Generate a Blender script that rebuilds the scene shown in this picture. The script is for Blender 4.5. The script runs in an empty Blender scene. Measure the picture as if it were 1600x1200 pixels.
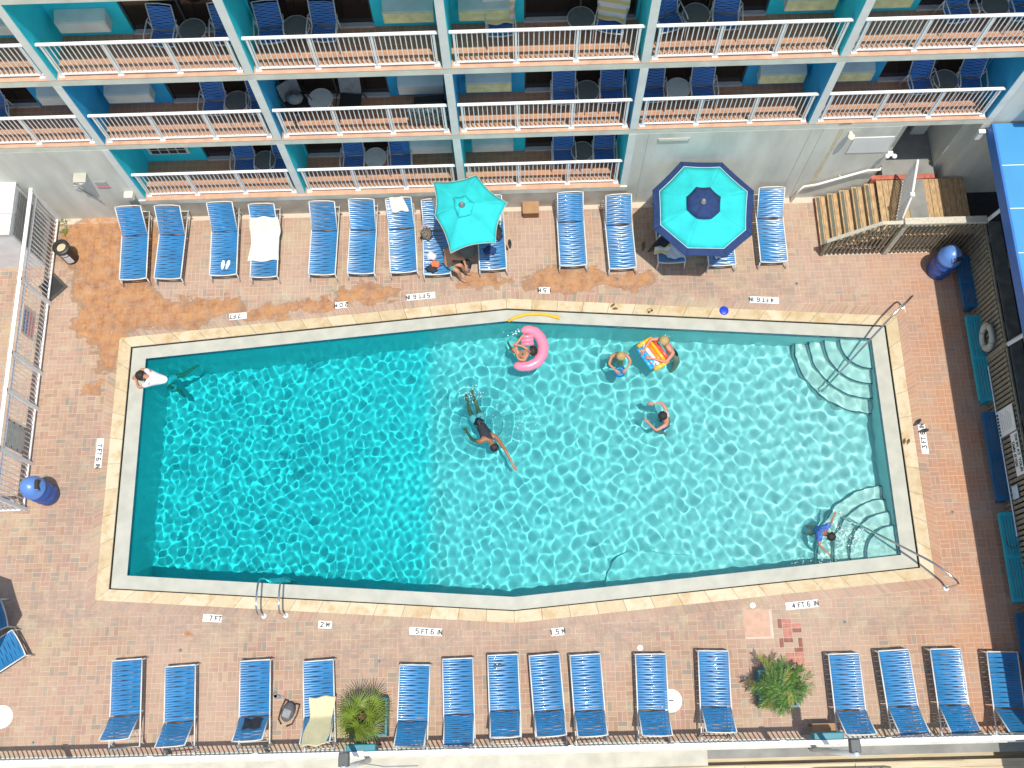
import bpy, bmesh, math, random
import numpy as np
from mathutils import Vector, Matrix
from math import sin, cos, pi, radians as RAD
random.seed(11)
sc = bpy.context.scene
COL = sc.collection

# ------------------------------------------------------------------ camera, sky, sun, exposure
cam = bpy.data.objects.new('camera', bpy.data.cameras.new('camera'))
COL.objects.link(cam); sc.camera = cam
cam.location = (9.2927, -12.4522, 24.1694)
cam.rotation_euler = (0.306311, 0.0158808, -0.0243116)
cam.data.sensor_width = 36.0
cam.data.lens = 36.0 * 1629.54 / 1600.0
cam.data.clip_end = 1000
SUN_DIR = Vector((-0.115, 0.205, -1.0)).normalized()       # direction the light travels
world = bpy.data.worlds.new('World'); sc.world = world; world.use_nodes = True
wt = world.node_tree
sky = wt.nodes.new('ShaderNodeTexSky'); sky.sky_type = 'NISHITA'; sky.sun_disc = False
sky.sun_elevation = math.asin(-SUN_DIR.z)
sky.sun_rotation = math.atan2(-SUN_DIR.x, -SUN_DIR.y)
sky.air_density = 1.0; sky.dust_density = 1.5
wt.links.new(sky.outputs[0], wt.nodes['Background'].inputs[0])
wt.nodes['Background'].inputs[1].default_value = 0.15
sl = bpy.data.lights.new('sun', 'SUN'); sl.energy = 3.9; sl.angle = RAD(0.5); sl.color = (1.0, 0.955, 0.88)
sun = bpy.data.objects.new('sun', sl); COL.objects.link(sun)
sun.rotation_euler = SUN_DIR.to_track_quat('-Z', 'Y').to_euler()
sun.location = (9, -20, 60)
sl.cycles.is_caustics_light = True                           # real refracted sunlight on the pool floor
sc.view_settings.view_transform = 'Standard'; sc.view_settings.look = 'None'
sc.view_settings.gamma = 1.0; sc.view_settings.use_curve_mapping = False
sc.view_settings.exposure = 0.28
sc.cycles.use_denoising = True
sc.cycles.max_bounces = 10; sc.cycles.transmission_bounces = 8; sc.cycles.diffuse_bounces = 4
sc.cycles.sample_clamp_indirect = 6.0

# ------------------------------------------------------------------ helpers
def srgb(r, g, b):
    f = lambda c: (c/255/12.92) if c/255 <= 0.04045 else ((c/255+0.055)/1.055)**2.4
    return (f(r), f(g), f(b))
def mat(name, col, rough=0.6, var=0.12, scale=6.0, metal=0.0, bump=0.0, bscale=40.0, spec=0.5, coat=0.0, attr=None, sub=None, streak=None):
    m = bpy.data.materials.new(name); m.use_nodes = True
    t = m.node_tree; p = t.nodes['Principled BSDF']
    p.inputs['Roughness'].default_value = rough; p.inputs['Metallic'].default_value = metal
    p.inputs['Specular IOR Level'].default_value = spec
    p.inputs['Coat Weight'].default_value = coat
    g = t.nodes.new('ShaderNodeNewGeometry')
    n = t.nodes.new('ShaderNodeTexNoise'); n.inputs['Scale'].default_value = scale; n.inputs['Detail'].default_value = 4
    if streak:
        mp = t.nodes.new('ShaderNodeMapping'); mp.inputs['Scale'].default_value = streak
        t.links.new(g.outputs['Position'], mp.inputs[0]); t.links.new(mp.outputs[0], n.inputs['Vector'])
    else:
        t.links.new(g.outputs['Position'], n.inputs['Vector'])
    mr = t.nodes.new('ShaderNodeMapRange'); mr.inputs[1].default_value = 0.3; mr.inputs[2].default_value = 0.7
    mr.inputs[3].default_value = 1-var; mr.inputs[4].default_value = 1+var
    t.links.new(n.outputs[0], mr.inputs[0])
    mx = t.nodes.new('ShaderNodeVectorMath'); mx.operation = 'SCALE'
    if attr:
        a = t.nodes.new('ShaderNodeAttribute'); a.attribute_name = attr
        cr = t.nodes.new('ShaderNodeValToRGB')
        els = cr.color_ramp.elements
        for k, (pos, c) in enumerate(col):
            e = els[k] if k < 2 else els.new(pos)
            e.position = pos; e.color = (*c, 1)
        t.links.new(a.outputs['Fac'], cr.inputs[0]); t.links.new(cr.outputs[0], mx.inputs[0])
    else:
        mx.inputs[0].default_value = col
    t.links.new(mr.outputs[0], mx.inputs['Scale'])
    t.links.new(mx.outputs[0], p.inputs['Base Color'])
    if bump > 0:
        n2 = t.nodes.new('ShaderNodeTexNoise'); n2.inputs['Scale'].default_value = bscale; n2.inputs['Detail'].default_value = 5
        t.links.new(g.outputs['Position'], n2.inputs['Vector'])
        b = t.nodes.new('ShaderNodeBump'); b.inputs['Strength'].default_value = bump; b.inputs['Distance'].default_value = 0.01
        t.links.new(n2.outputs[0], b.inputs['Height']); t.links.new(b.outputs[0], p.inputs['Normal'])
    if sub:
        p.inputs['Subsurface Weight'].default_value = sub; p.inputs['Subsurface Scale'].default_value = 0.02
    m.diffuse_color = (0.5, 0.5, 0.5, 1)
    return m

class MB:
    def __init__(s): s.v = []; s.f = []
    def add(s, vs, fs):
        o = len(s.v); s.v += [tuple(v) for v in vs]; s.f += [tuple(i+o for i in f) for f in fs]; return s
    def box(s, x0, x1, y0, y1, z0, z1, M=None):
        vs = [(x, y, z) for z in (z0, z1) for (x, y) in ((x0, y0), (x1, y0), (x1, y1), (x0, y1))]
        if M: vs = [M @ Vector(v) for v in vs]
        return s.add(vs, [(3, 2, 1, 0), (4, 5, 6, 7), (0, 1, 5, 4), (1, 2, 6, 5), (2, 3, 7, 6), (3, 0, 4, 7)])
    def prism(s, poly, z0, z1):
        n = len(poly); vs = [(x, y, z0) for x, y in poly] + [(x, y, z1) for x, y in poly]
        return s.add(vs, [tuple(range(n-1, -1, -1)), tuple(range(n, 2*n))] + [(i, (i+1) % n, n+(i+1) % n, n+i) for i in range(n)])
    def tube(s, path, r, n=8, cap=True, rs=None):
        P = [Vector(p) for p in path]; vs = []; fs = []; up = None
        for i, p in enumerate(P):
            d = (P[min(i+1, len(P)-1)]-P[max(i-1, 0)]).normalized()
            if up is None:
                up = Vector((0, 0, 1)) if abs(d.z) < 0.9 else Vector((1, 0, 0))
            a = d.cross(up).normalized(); b2 = a.cross(d).normalized(); up = b2
            rr = rs[i] if rs else r
            for k in range(n):
                t = 2*pi*k/n; vs.append(p + a*cos(t)*rr + b2*sin(t)*rr)
        for i in range(len(P)-1):
            for k in range(n):
                fs.append((i*n+k, i*n+(k+1) % n, (i+1)*n+(k+1) % n, (i+1)*n+k))
        if cap: fs += [tuple(range(n-1, -1, -1)), tuple((len(P)-1)*n+k for k in range(n))]
        return s.add(vs, fs)
    def lathe(s, prof, cx=0, cy=0, n=24, a0=0, a1=2*pi, M=None):
        full = abs(a1-a0-2*pi) < 1e-6; m = n if full else n+1; vs = []
        for r, z in prof:
            for k in range(m):
                t = a0+(a1-a0)*k/n; v = (cx+r*cos(t), cy+r*sin(t), z); vs.append(M @ Vector(v) if M else v)
        fs = []
        for i in range(len(prof)-1):
            for k in range(n):
                k2 = (k+1) % m if full else k+1
                fs.append((i*m+k, i*m+k2, (i+1)*m+k2, (i+1)*m+k))
        return s.add(vs, fs)
    def ball(s, c, r, n=12, M=None):
        rx, ry, rz = (r, r, r) if not isinstance(r, tuple) else r
        vs = []; fs = []
        m = n//2
        for i in range(m+1):
            ph = pi*i/m
            for k in range(n):
                t = 2*pi*k/n; v = Vector((rx*sin(ph)*cos(t), ry*sin(ph)*sin(t), rz*cos(ph)))
                if M: v = M @ v
                vs.append(v+Vector(c))
        for i in range(m):
            for k in range(n): fs.append(((i+1)*n+k, (i+1)*n+(k+1) % n, i*n+(k+1) % n, i*n+k))
        return s.add(vs, fs)
    def mesh(s, name, m=None, smooth=False):
        me = bpy.data.meshes.new(name); me.from_pydata([tuple(v) for v in s.v], [], s.f)
        if m: me.materials.append(m)
        if smooth:
            me.polygons.foreach_set('use_smooth', [True]*len(me.polygons))
        me.update(); return me
    def build(s, name, m, parent=None, smooth=False, bevel=0, loc=None):
        o = inst(s.mesh(name, m, smooth), name, parent, loc)
        if bevel:
            b = o.modifiers.new('bevel', 'BEVEL'); b.width = bevel; b.segments = 2; b.limit_method = 'ANGLE'
        return o
def inst(me, name, parent=None, loc=None, rot=None):
    o = bpy.data.objects.new(name, me); COL.objects.link(o)
    if parent: o.parent = parent
    if loc is not None: o.location = loc
    if rot is not None: o.rotation_euler = rot
    return o
def tag(o, label, cat, group=None, kind=None):
    if label: o['label'] = label
    if cat: o['category'] = cat
    if group: o['group'] = group
    if kind: o['kind'] = kind
    return o
def thing(name, label, cat, loc=(0, 0, 0), rz=0, group=None):
    o = bpy.data.objects.new(name, None); COL.objects.link(o); o.empty_display_size = 0.2
    o.location = loc; o.rotation_euler = (0, 0, rz)
    return tag(o, label, cat, group)
def dup(root, loc=None, rz=None, label=None):
    r = root.copy(); COL.objects.link(r)
    if loc is not None: r.location = loc
    if rz is not None: r.rotation_euler = (0, 0, rz)
    if label: r['label'] = label
    for ch in root.children:
        c = ch.copy(); COL.objects.link(c); c.parent = r
        for g in ch.children:
            d = g.copy(); COL.objects.link(d); d.parent = c
    return r
def struct(o): o['kind'] = 'structure'; return o
def receiver(o): o.cycles.is_caustics_receiver = True; return o
GLY = {'0': ['0,1 0,5 1,6 3,6 4,5 4,1 3,0 1,0 0,1'], '1': ['1,5 2,6 2,0'], '2': ['0,5 1,6 3,6 4,5 4,4 0,0 4,0'], '3': ['0,6 4,6 2,3.6 4,2.6 4,1 3,0 1,0 0,1'], '4': ['3,0 3,6 0,2 4,2'],
 '5': ['4,6 0,6 0,3.4 3,3.4 4,2.4 4,1 3,0 0,0'], '6': ['4,5.4 3,6 1,6 0,5 0,1 1,0 3,0 4,1 4,2.4 3,3.2 0,3.2'], '7': ['0,6 4,6 1.5,0'], 'F': ['0,0 0,6 4,6', '0,3.2 3,3.2'], 'T': ['0,6 4,6', '2,6 2,0'], 'I': ['2,0 2,6'],
 'N': ['0,0 0,6 4,0 4,6'], 'M': ['0,0 0,6 2.2,2.4 4.4,6 4.4,0'], '.': ['1.6,0 2.4,0'], 'S': ['4,5 3,6 1,6 0,5 0,4 4,2.2 4,1 3,0 1,0 0,1'], 'W': ['-0.2,6 1,0 2.2,4 3.4,0 4.6,6'], 'A': ['0,0 2,6 4,0', '0.7,2 3.3,2'],
 'Y': ['0,6 2,3 4,6', '2,3 2,0'], 'O': ['0,1 0,5 1,6 3,6 4,5 4,1 3,0 1,0 0,1'], 'U': ['0,6 0,1 1,0 3,0 4,1 4,6'], 'R': ['0,0 0,6 3,6 4,5 4,4 3,3.2 0,3.2', '2,3.2 4,0'], 'K': ['0,0 0,6', '4,6 0.2,2.6', '1.4,3.6 4,0']}
def text_mesh(s, size, m, name='lettering'):
    # block lettering cut from flat strokes
    u = size*0.72/6; st = u*0.70; XS = 0.84; mb = MB(); W_ = XS* sum({' ': 3.4, '.': 4.0, 'I': 4.2}.get(c, 5.9)*u for c in s); x = -W_/2+0.6*u; kz = 0
    for c in s:
        for line in GLY.get(c, []):
            P = [tuple(float(q) for q in a.split(',')) for a in line.split()]
            for (ax, ay), (bx, by) in zip(P, P[1:]):
                A = Vector((x+ax*u*XS, (ay-3)*u)); B_ = Vector((x+bx*u*XS, (by-3)*u)); d = (B_-A).normalized(); n = Vector((-d.y, d.x))*st; A = A-d*st*0.7; B_ = B_+d*st*0.7; kz = (kz+1) % 4; z = 0.0004*kz
                mb.add([(*(A+n), z), (*(A-n), z), (*(B_-n), z), (*(B_+n), z)], [(0, 1, 2, 3)])
        x += XS*{' ': 3.4, '.': 4.0, 'I': 4.2}.get(c, 5.9)*u
    return mb.mesh(name, m)
def text_mesh_font(s, size, m, name='lettering', ax='CENTER'):
    cu = bpy.data.curves.new('t', 'FONT'); cu.body = s; cu.size = size; cu.align_x = ax; cu.align_y = 'CENTER'
    cu.extrude = 0.0012; cu.offset = size*0.016; cu.resolution_u = 2
    o = bpy.data.objects.new('t', cu); COL.objects.link(o)
    dg = bpy.context.evaluated_depsgraph_get()
    me = bpy.data.meshes.new_from_object(o.evaluated_get(dg)); me.name = name
    me.materials.clear(); me.materials.append(m)
    bpy.data.objects.remove(o); return me

# ------------------------------------------------------------------ materials
M = {}
M['wall'] = mat('painted_wall', (0.58, 0.58, 0.50), 0.85, 0.16, 1.1, bump=0.3, bscale=30, streak=(1.6, 1, 0.5))
M['trim'] = mat('painted_divider', (0.66, 0.68, 0.62), 0.8, 0.08, 2.5, bump=0.2)
M['slab'] = mat('painted_slab', (0.60, 0.61, 0.51), 0.85, 0.15, 2.0, bump=0.3)
M['teal_wall'] = mat('teal_paint', (0.015, 0.60, 0.70), 0.75, 0.06, 2.0, bump=0.15)
M['blue_wall'] = mat('blue_paint', (0.015, 0.33, 0.60), 0.75, 0.06, 2.0, bump=0.15)
M['white'] = mat('white_paint', (0.82, 0.81, 0.77), 0.4, 0.05, 4.0, coat=0.1)
M['white_fence'] = mat('white_vinyl', (0.74, 0.75, 0.72), 0.4, 0.08, 4.0)
M['cream'] = mat('cream_concrete', (0.45, 0.43, 0.35), 0.8, 0.14, 2.5, bump=0.3)
M['ac'] = mat('ac_casing', (0.60, 0.64, 0.57), 0.5, 0.10, 3.0)
M['ac_yellow'] = mat('yellowed_casing', (0.66, 0.66, 0.34), 0.5, 0.18, 5.0)
M['dark_glass'] = mat('dark_glass', (0.008, 0.008, 0.008), 0.12, 0.2, 1.5, spec=0.6)
M['alu'] = mat('aluminium', (0.55, 0.56, 0.55), 0.45, 0.06, 8.0, metal=0.2)
M['darkframe'] = mat('dark_frame', (0.05, 0.06, 0.06), 0.5)
M['steel'] = mat('stainless_steel', (0.62, 0.60, 0.56), 0.18, 0.05, 8.0, metal=1.0)
M['frame'] = mat('lounger_frame', (0.58, 0.58, 0.54), 0.35, 0.05, 6.0)
M['strap'] = mat('blue_vinyl_strap', (0.022, 0.165, 0.36), 0.28, 0.15, 2.5, coat=0.5)
M['strap_shade'] = mat('blue_strap', (0.02, 0.16, 0.46), 0.4, 0.15, 2.5, coat=0.2)
M['towel'] = mat('white_towel', (0.66, 0.64, 0.54), 0.95, 0.06, 10, bump=0.8, bscale=150)
M['towel_y'] = mat('yellow_towel', (0.62, 0.57, 0.35), 0.95, 0.10, 12, bump=0.8, bscale=150, streak=(9, 1, 1))
M['turq'] = mat('turquoise_canvas', (0.02, 0.50, 0.50), 0.85, 0.12, 3.0, bump=0.5, bscale=120)
M['navy'] = mat('navy_canvas', (0.012, 0.035, 0.12), 0.85, 0.15, 8.0)
M['black'] = mat('black_plastic', (0.02, 0.02, 0.02), 0.5, 0.2, 8)
M['grey'] = mat('grey_plastic', (0.2, 0.21, 0.21), 0.6, 0.2, 8)
M['bin_blue'] = mat('blue_plastic', (0.022, 0.085, 0.33), 0.4, 0.10, 6)
M['bin_lid'] = mat('blue_plastic_lid', (0.10, 0.22, 0.52), 0.35, 0.08, 6)
M['wood'] = mat('weathered_wood', (0.25, 0.21, 0.145), 0.85, 0.35, 5, bump=0.5, streak=(1, 1, 6))
M['wood2'] = mat('stair_timber', (0.40, 0.265, 0.135), 0.8, 0.35, 5, bump=0.2, streak=(7, 1.2, 2))
M['woodcap'] = mat('grey_timber_cap', (0.48, 0.44, 0.35), 0.85, 0.25, 6, bump=0.5, streak=(3, 12, 3))
M['grip'] = mat('grip_tape', (0.11, 0.12, 0.09), 0.95, 0.25, 30)
M['red_edge'] = mat('red_brick_edge', (0.42, 0.12, 0.08), 0.9, 0.25, 12)
M['roof'] = mat('blue_roof_coating', (0.045, 0.24, 0.46), 0.5, 0.07, 1.2, bump=0.2)
M['roof_edge'] = mat('blue_fascia', (0.025, 0.14, 0.42), 0.5, 0.08, 2.0)
M['bench_t'] = mat('turquoise_bench', (0.015, 0.33, 0.40), 0.5, 0.10, 4)
M['bench_b'] = mat('blue_bench', (0.008, 0.10, 0.21), 0.5, 0.10, 4)
M['planter'] = mat('teal_planter', (0.012, 0.17, 0.21), 0.5, 0.15, 5)
M['soil'] = mat('soil', (0.06, 0.045, 0.03), 0.95, 0.3, 20, bump=1, bscale=60)
M['leaf'] = mat('palm_leaf', (0.12, 0.17, 0.012), 0.5, 0.4, 4.0)
M['leaf2'] = mat('areca_leaf', (0.06, 0.14, 0.015), 0.45, 0.45, 5.0)
M['leaf3'] = mat('yellow_leaf', (0.22, 0.22, 0.03), 0.5, 0.3, 5.0)
M['brown'] = mat('brown_trunk', (0.16, 0.10, 0.05), 0.9, 0.3, 20, bump=1)
M['box'] = mat('cardboard_brown', (0.33, 0.19, 0.09), 0.8, 0.1, 6)
M['box2'] = mat('brown_side', (0.22, 0.09, 0.04), 0.8, 0.1, 6)
M['sign'] = mat('white_sign', (0.78, 0.78, 0.74), 0.5, 0.05, 10)
M['ink'] = mat('black_lettering', (0.02, 0.025, 0.02), 0.6, 0.2, 30)
M['faint'] = mat('faded_print', (0.45, 0.44, 0.40), 0.7, 0.2, 30)
M['grey_sign'] = mat('grey_sign', (0.36, 0.37, 0.35), 0.6, 0.15, 8)
M['pink_ink'] = mat('red_print', (0.6, 0.22, 0.24), 0.7, 0.2, 30)
M['blue_ink'] = mat('blue_print', (0.12, 0.2, 0.36), 0.7, 0.2, 30)
M['tabletop'] = mat('grey_table_top', (0.13, 0.14, 0.13), 0.35, 0.12, 15)
M['tabletop_w'] = mat('pale_table_top', (0.50, 0.51, 0.47), 0.3, 0.08, 8)
M['skin_tan'] = mat('tanned_skin', (0.42, 0.20, 0.11), 0.5, 0.08, 10, sub=0.1)
M['skin_dark'] = mat('brown_skin', (0.30, 0.13, 0.06), 0.45, 0.08, 10, sub=0.1)
M['skin_pink'] = mat('pink_skin', (0.50, 0.22, 0.15), 0.5, 0.08, 10, sub=0.1)
M['hair_dark'] = mat('dark_hair', (0.02, 0.012, 0.010), 0.5, 0.3, 60, bump=1, bscale=120)
M['hair_blond'] = mat('blond_hair', (0.42, 0.30, 0.12), 0.5, 0.35, 60, bump=1, bscale=120)
M['cloth_white'] = mat('white_cloth', (0.58, 0.57, 0.61), 0.85, 0.06, 10, bump=0.5)
M['cloth_black'] = mat('black_cloth', (0.02, 0.022, 0.03), 0.8, 0.2, 10, bump=0.5)
M['cloth_teal'] = mat('teal_cloth', (0.10, 0.26, 0.25), 0.85, 0.15, 14, bump=0.5)
M['cloth_blue'] = mat('blue_patterned_cloth', (0.05, 0.13, 0.42), 0.85, 0.7, 22, bump=0.5)
M['cloth_orange'] = mat('orange_cloth', (0.75, 0.18, 0.07), 0.85, 0.15, 14)
M['pink_float'] = mat('pink_vinyl', (0.80, 0.22, 0.32), 0.25, 0.06, 4, coat=0.6)
M['noodle'] = mat('yellow_foam', (0.78, 0.42, 0.02), 0.75, 0.06, 10)
M['ball'] = mat('blue_disc', (0.01, 0.05, 0.55), 0.35, 0.1, 10)
M['rust'] = mat('rust', (0.3, 0.12, 0.03), 0.9, 0.3, 10)
M['grass'] = mat('weed_leaf', (0.16, 0.18, 0.03), 0.7, 0.3, 10)
M['curb'] = mat('white_curb', (0.50, 0.50, 0.43), 0.8, 0.12, 3, bump=0.3)
M['grey_conc'] = mat('grey_concrete', (0.22, 0.22, 0.20), 0.9, 0.2, 2, bump=0.3)
M['sand'] = mat('sand_boards', (0.50, 0.42, 0.28), 0.9, 0.18, 2.0, bump=0.4, streak=(0.6, 6, 1))
M['roof_shade'] = mat('roof_shade', (0.035, 0.035, 0.04), 0.9, 0.3, 3)  # near-black colour carries the deep shade under the blue roof
M['shed'] = mat('white_boards', (0.62, 0.61, 0.55), 0.6, 0.05, 4)
M['foam_glint'] = mat('foam_glint_white', (0.85, 0.88, 0.88), 0.3, 0.03, 4)  # white of the foam, also of the bits that imitate sun glints
# ------------------------------------------------------------------ node helpers for the stained pavers
def N(t, typ, **kw):
    n = t.nodes.new(typ)
    for k, v in kw.items(): setattr(n, k, v)
    return n
def math_(t, op, a, b=None, clamp=False):
    n = N(t, 'ShaderNodeMath', operation=op, use_clamp=clamp)
    for i, v in enumerate((a, b)):
        if v is None: continue
        if isinstance(v, (int, float)): n.inputs[i].default_value = v
        else: t.links.new(v, n.inputs[i])
    return n.outputs[0]
def maprange(t, v, a, b, c=0.0, d=1.0, smooth=True):
    n = N(t, 'ShaderNodeMapRange'); n.interpolation_type = 'SMOOTHSTEP' if smooth else 'LINEAR'
    t.links.new(v, n.inputs[0])
    for i, q in enumerate((a, b, c, d)): n.inputs[i+1].default_value = q
    return n.outputs[0]
def mixc(t, f, a, b, mode='MIX'):
    n = N(t, 'ShaderNodeMix', data_type='RGBA', blend_type=mode)
    if isinstance(f, (int, float)): n.inputs[0].default_value = f
    else: t.links.new(f, n.inputs[0])
    for s, v in ((6, a), (7, b)):
        if isinstance(v, tuple): n.inputs[s].default_value = (*v, 1)
        else: t.links.new(v, n.inputs[s])
    return n.outputs[2]
def noise(t, vec, scale, detail=3, rough=0.55):
    n = N(t, 'ShaderNodeTexNoise'); n.inputs['Scale'].default_value = scale; n.inputs['Detail'].default_value = detail
    n.inputs['Roughness'].default_value = rough
    t.links.new(vec, n.inputs['Vector']); return n.outputs[0]
# stains and weathering that sit on the deck: (cx, cy, rx, ry, softness)
RUST = [(-1.1, -0.7, 1.35, 1.0), (-0.9, -1.7, 1.1, 1.1), (-0.6, -2.5, 1.0, 0.65), (0.6, -2.75, 1.2, 0.42), (1.7, -2.6, 0.8, 0.3),
        (-0.85, -3.5, 0.4, 0.75), (-1.3, -2.9, 0.5, 0.5), (3.1, -2.75, 0.8, 0.18), (4.3, -2.6, 0.75, 0.2), (5.5, -2.35, 0.9, 0.28),
        (8.5, -2.05, 0.7, 0.2), (10.6, -2.1, 1.2, 0.32), (12.0, -2.15, 0.8, 0.25), (-1.15, -4.6, 0.28, 0.2), (1.6, -10.5, 0.12, 0.08)]
GREY = [(1.0, -2.95, 1.6, 0.35), (12.9, -2.4, 1.5, 0.35), (15.3, -2.5, 1.6, 0.45), (2.0, -10.3, 2.6, 0.5), (6.0, -10.9, 2.8, 0.6),
        (11.0, -10.8, 2.6, 0.5), (13.5, -10.4, 1.6, 0.4), (17.5, -10.6, 1.6, 0.3), (-1.4, -7.0, 0.6, 1.8), (-1.2, -9.9, 1.6, 0.5), (7.6, -2.2, 1.0, 0.3), (3.5, -2.7, 1.3, 0.3)]
def paver_material(name, joint=False):
    m = bpy.data.materials.new(name); m.use_nodes = True; t = m.node_tree; p = t.nodes['Principled BSDF']
    g = N(t, 'ShaderNodeNewGeometry'); pos = g.outputs['Position']
    wob = N(t, 'ShaderNodeTexNoise'); wob.inputs['Scale'].default_value = 2.2; wob.inputs['Detail'].default_value = 5; wob.inputs['Roughness'].default_value = 0.65
    t.links.new(pos, wob.inputs['Vector'])
    sub = N(t, 'ShaderNodeVectorMath', operation='SUBTRACT'); t.links.new(wob.outputs['Color'], sub.inputs[0]); sub.inputs[1].default_value = (0.5, 0.5, 0.5)
    scl = N(t, 'ShaderNodeVectorMath', operation='SCALE'); t.links.new(sub.outputs[0], scl.inputs[0]); scl.inputs['Scale'].default_value = 1.1
    wp = N(t, 'ShaderNodeVectorMath', operation='ADD'); t.links.new(pos, wp.inputs[0]); t.links.new(scl.outputs[0], wp.inputs[1])
    def blobs(lst, lo, hi):
        out = None
        for cx, cy, rx, ry in lst:
            s = N(t, 'ShaderNodeVectorMath', operation='SUBTRACT'); t.links.new(wp.outputs[0], s.inputs[0]); s.inputs[1].default_value = (cx, cy, 0)
            d = N(t, 'ShaderNodeVectorMath', operation='MULTIPLY'); t.links.new(s.outputs[0], d.inputs[0]); d.inputs[1].default_value = (1/rx, 1/ry, 0)
            l = N(t, 'ShaderNodeVectorMath', operation='LENGTH'); t.links.new(d.outputs[0], l.inputs[0])
            v = maprange(t, l.outputs['Value'], lo, hi, 1, 0)
            out = v if out is None else math_(t, 'MAXIMUM', out, v)
        return out
    rust = blobs(RUST, 0.85, 1.08); grey = blobs(GREY, 0.4, 1.5)
    if joint:
        base = mixc(t, noise(t, pos, 3), (0.62, 0.52, 0.42), (0.46, 0.37, 0.29))
    else:
        a = N(t, 'ShaderNodeAttribute'); a.attribute_name = 'tone'
        cr = N(t, 'ShaderNodeValToRGB'); els = cr.color_ramp.elements
        cols = [(0, (0.298, 0.194, 0.123)), (0.2, (0.394, 0.258, 0.167)), (0.4, (0.372, 0.212, 0.148)), (0.6, (0.417, 0.304, 0.197)), (0.75, (0.342, 0.184, 0.138)), (0.9, (0.275, 0.226, 0.167)), (1.0, (0.216, 0.194, 0.158))]
        for k, (ps, c) in enumerate(cols):
            e = els[k] if k < 2 else els.new(ps); e.position = ps; e.color = (*c, 1)
        t.links.new(a.outputs['Fac'], cr.inputs[0])
        # broad weathering patches: pinker and yellower zones, pale scuffs
        base = mixc(t, maprange(t, noise(t, pos, 0.35, 3), 0.40, 0.62, 0, 0.55), cr.outputs[0], (0.448, 0.318, 0.241))
        base = mixc(t, maprange(t, noise(t, pos, 0.8, 4), 0.5, 0.7, 0, 0.4), base, (0.440, 0.382, 0.224))
        base = mixc(t, maprange(t, noise(t, pos, 1.6, 6, 0.7), 0.56, 0.72, 0, 0.38), base, (0.480, 0.477, 0.370))
        base = mixc(t, maprange(t, noise(t, pos, 28, 4), 0.3, 0.75, 0, 0.35), base, (0.264, 0.201, 0.146))
        sx = N(t, 'ShaderNodeSeparateXYZ'); t.links.new(pos, sx.inputs[0])
        red = maprange(t, sx.outputs[0], 17.2, 19.6, 0, 0.75)
        base = mixc(t, math_(t, 'MULTIPLY', red, maprange(t, noise(t, pos, 1.3, 4), 0.35, 0.65, 0.35, 1.0)), base, (0.424, 0.191, 0.095))
        base = mixc(t, maprange(t, noise(t, pos, 1.15, 6, 0.75), 0.48, 0.68, 0, 0.5), base, (0.33, 0.20, 0.14))
    gm = math_(t, 'MULTIPLY', grey, maprange(t, noise(t, pos, 3.4, 6, 0.75), 0.38, 0.66, 0.0, 0.8))
    base = mixc(t, gm, base, (0.27, 0.20, 0.155) if not joint else (0.33, 0.28, 0.23))
    # rust: orange wash with a darker rim
    inner = mixc(t, maprange(t, noise(t, pos, 3.5, 5, 0.7), 0.35, 0.7), (0.42, 0.20, 0.07), (0.25, 0.11, 0.05))
    rm = math_(t, 'MULTIPLY', rust, maprange(t, noise(t, pos, 5.0, 6, 0.8), 0.34, 0.6, 0.5, 1.0))
    base = mixc(t, rm, base, inner)
    rim = math_(t, 'MULTIPLY', math_(t, 'MULTIPLY', rust, math_(t, 'SUBTRACT', 1.0, rust)), 2.6)
    base = mixc(t, rim, base, (0.22, 0.14, 0.08))
    t.links.new(base, p.inputs['Base Color'])
    rr = math_(t, 'SUBTRACT', 0.85, math_(t, 'MULTIPLY', rust, 0.25)); t.links.new(rr, p.inputs['Roughness'])
    bp = N(t, 'ShaderNodeBump'); bp.inputs['Strength'].default_value = 0.35; bp.inputs['Distance'].default_value = 0.006
    t.links.new(noise(t, pos, 60, 4), bp.inputs['Height']); t.links.new(bp.outputs[0], p.inputs['Normal'])
    return m
M['paver'] = paver_material('clay_paver'); M['joint'] = paver_material('sand_joint', True)

# ------------------------------------------------------------------ pool outline (elongated hexagon)
PX, PY = 9.01, -6.52
def hexa(hw, he, ha): return [(PX-hw, PY-he), (PX, PY-ha), (PX+hw, PY-he), (PX+hw, PY+he), (PX, PY+ha), (PX-hw, PY+he)]
H_WATER, H_SLOT, H_COPE_IN, H_COPE, H_SOLD = hexa(8.935, 2.655, 3.375), hexa(9.285, 2.935, 3.67), hexa(9.318, 2.963, 3.698), hexa(9.62, 3.205, 3.965), hexa(9.83, 3.415, 4.175)
WZ = -0.085                                                    # water level
def ring(mb, A, B, z):
    n = len(A); o = len(mb.v); mb.v += [(x, y, z) for x, y in A] + [(x, y, z) for x, y in B]
    for i in range(n): mb.f.append((o+i, o+n+i, o+n+(i+1) % n, o+(i+1) % n))
def wallring(mb, A, z0, z1, inward=True):
    n = len(A); o = len(mb.v); mb.v += [(x, y, z0) for x, y in A] + [(x, y, z1) for x, y in A]
    for i in range(n):
        f = (o+i, o+(i+1) % n, o+n+(i+1) % n, o+n+i); mb.f.append(f[::-1] if inward else f)

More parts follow.
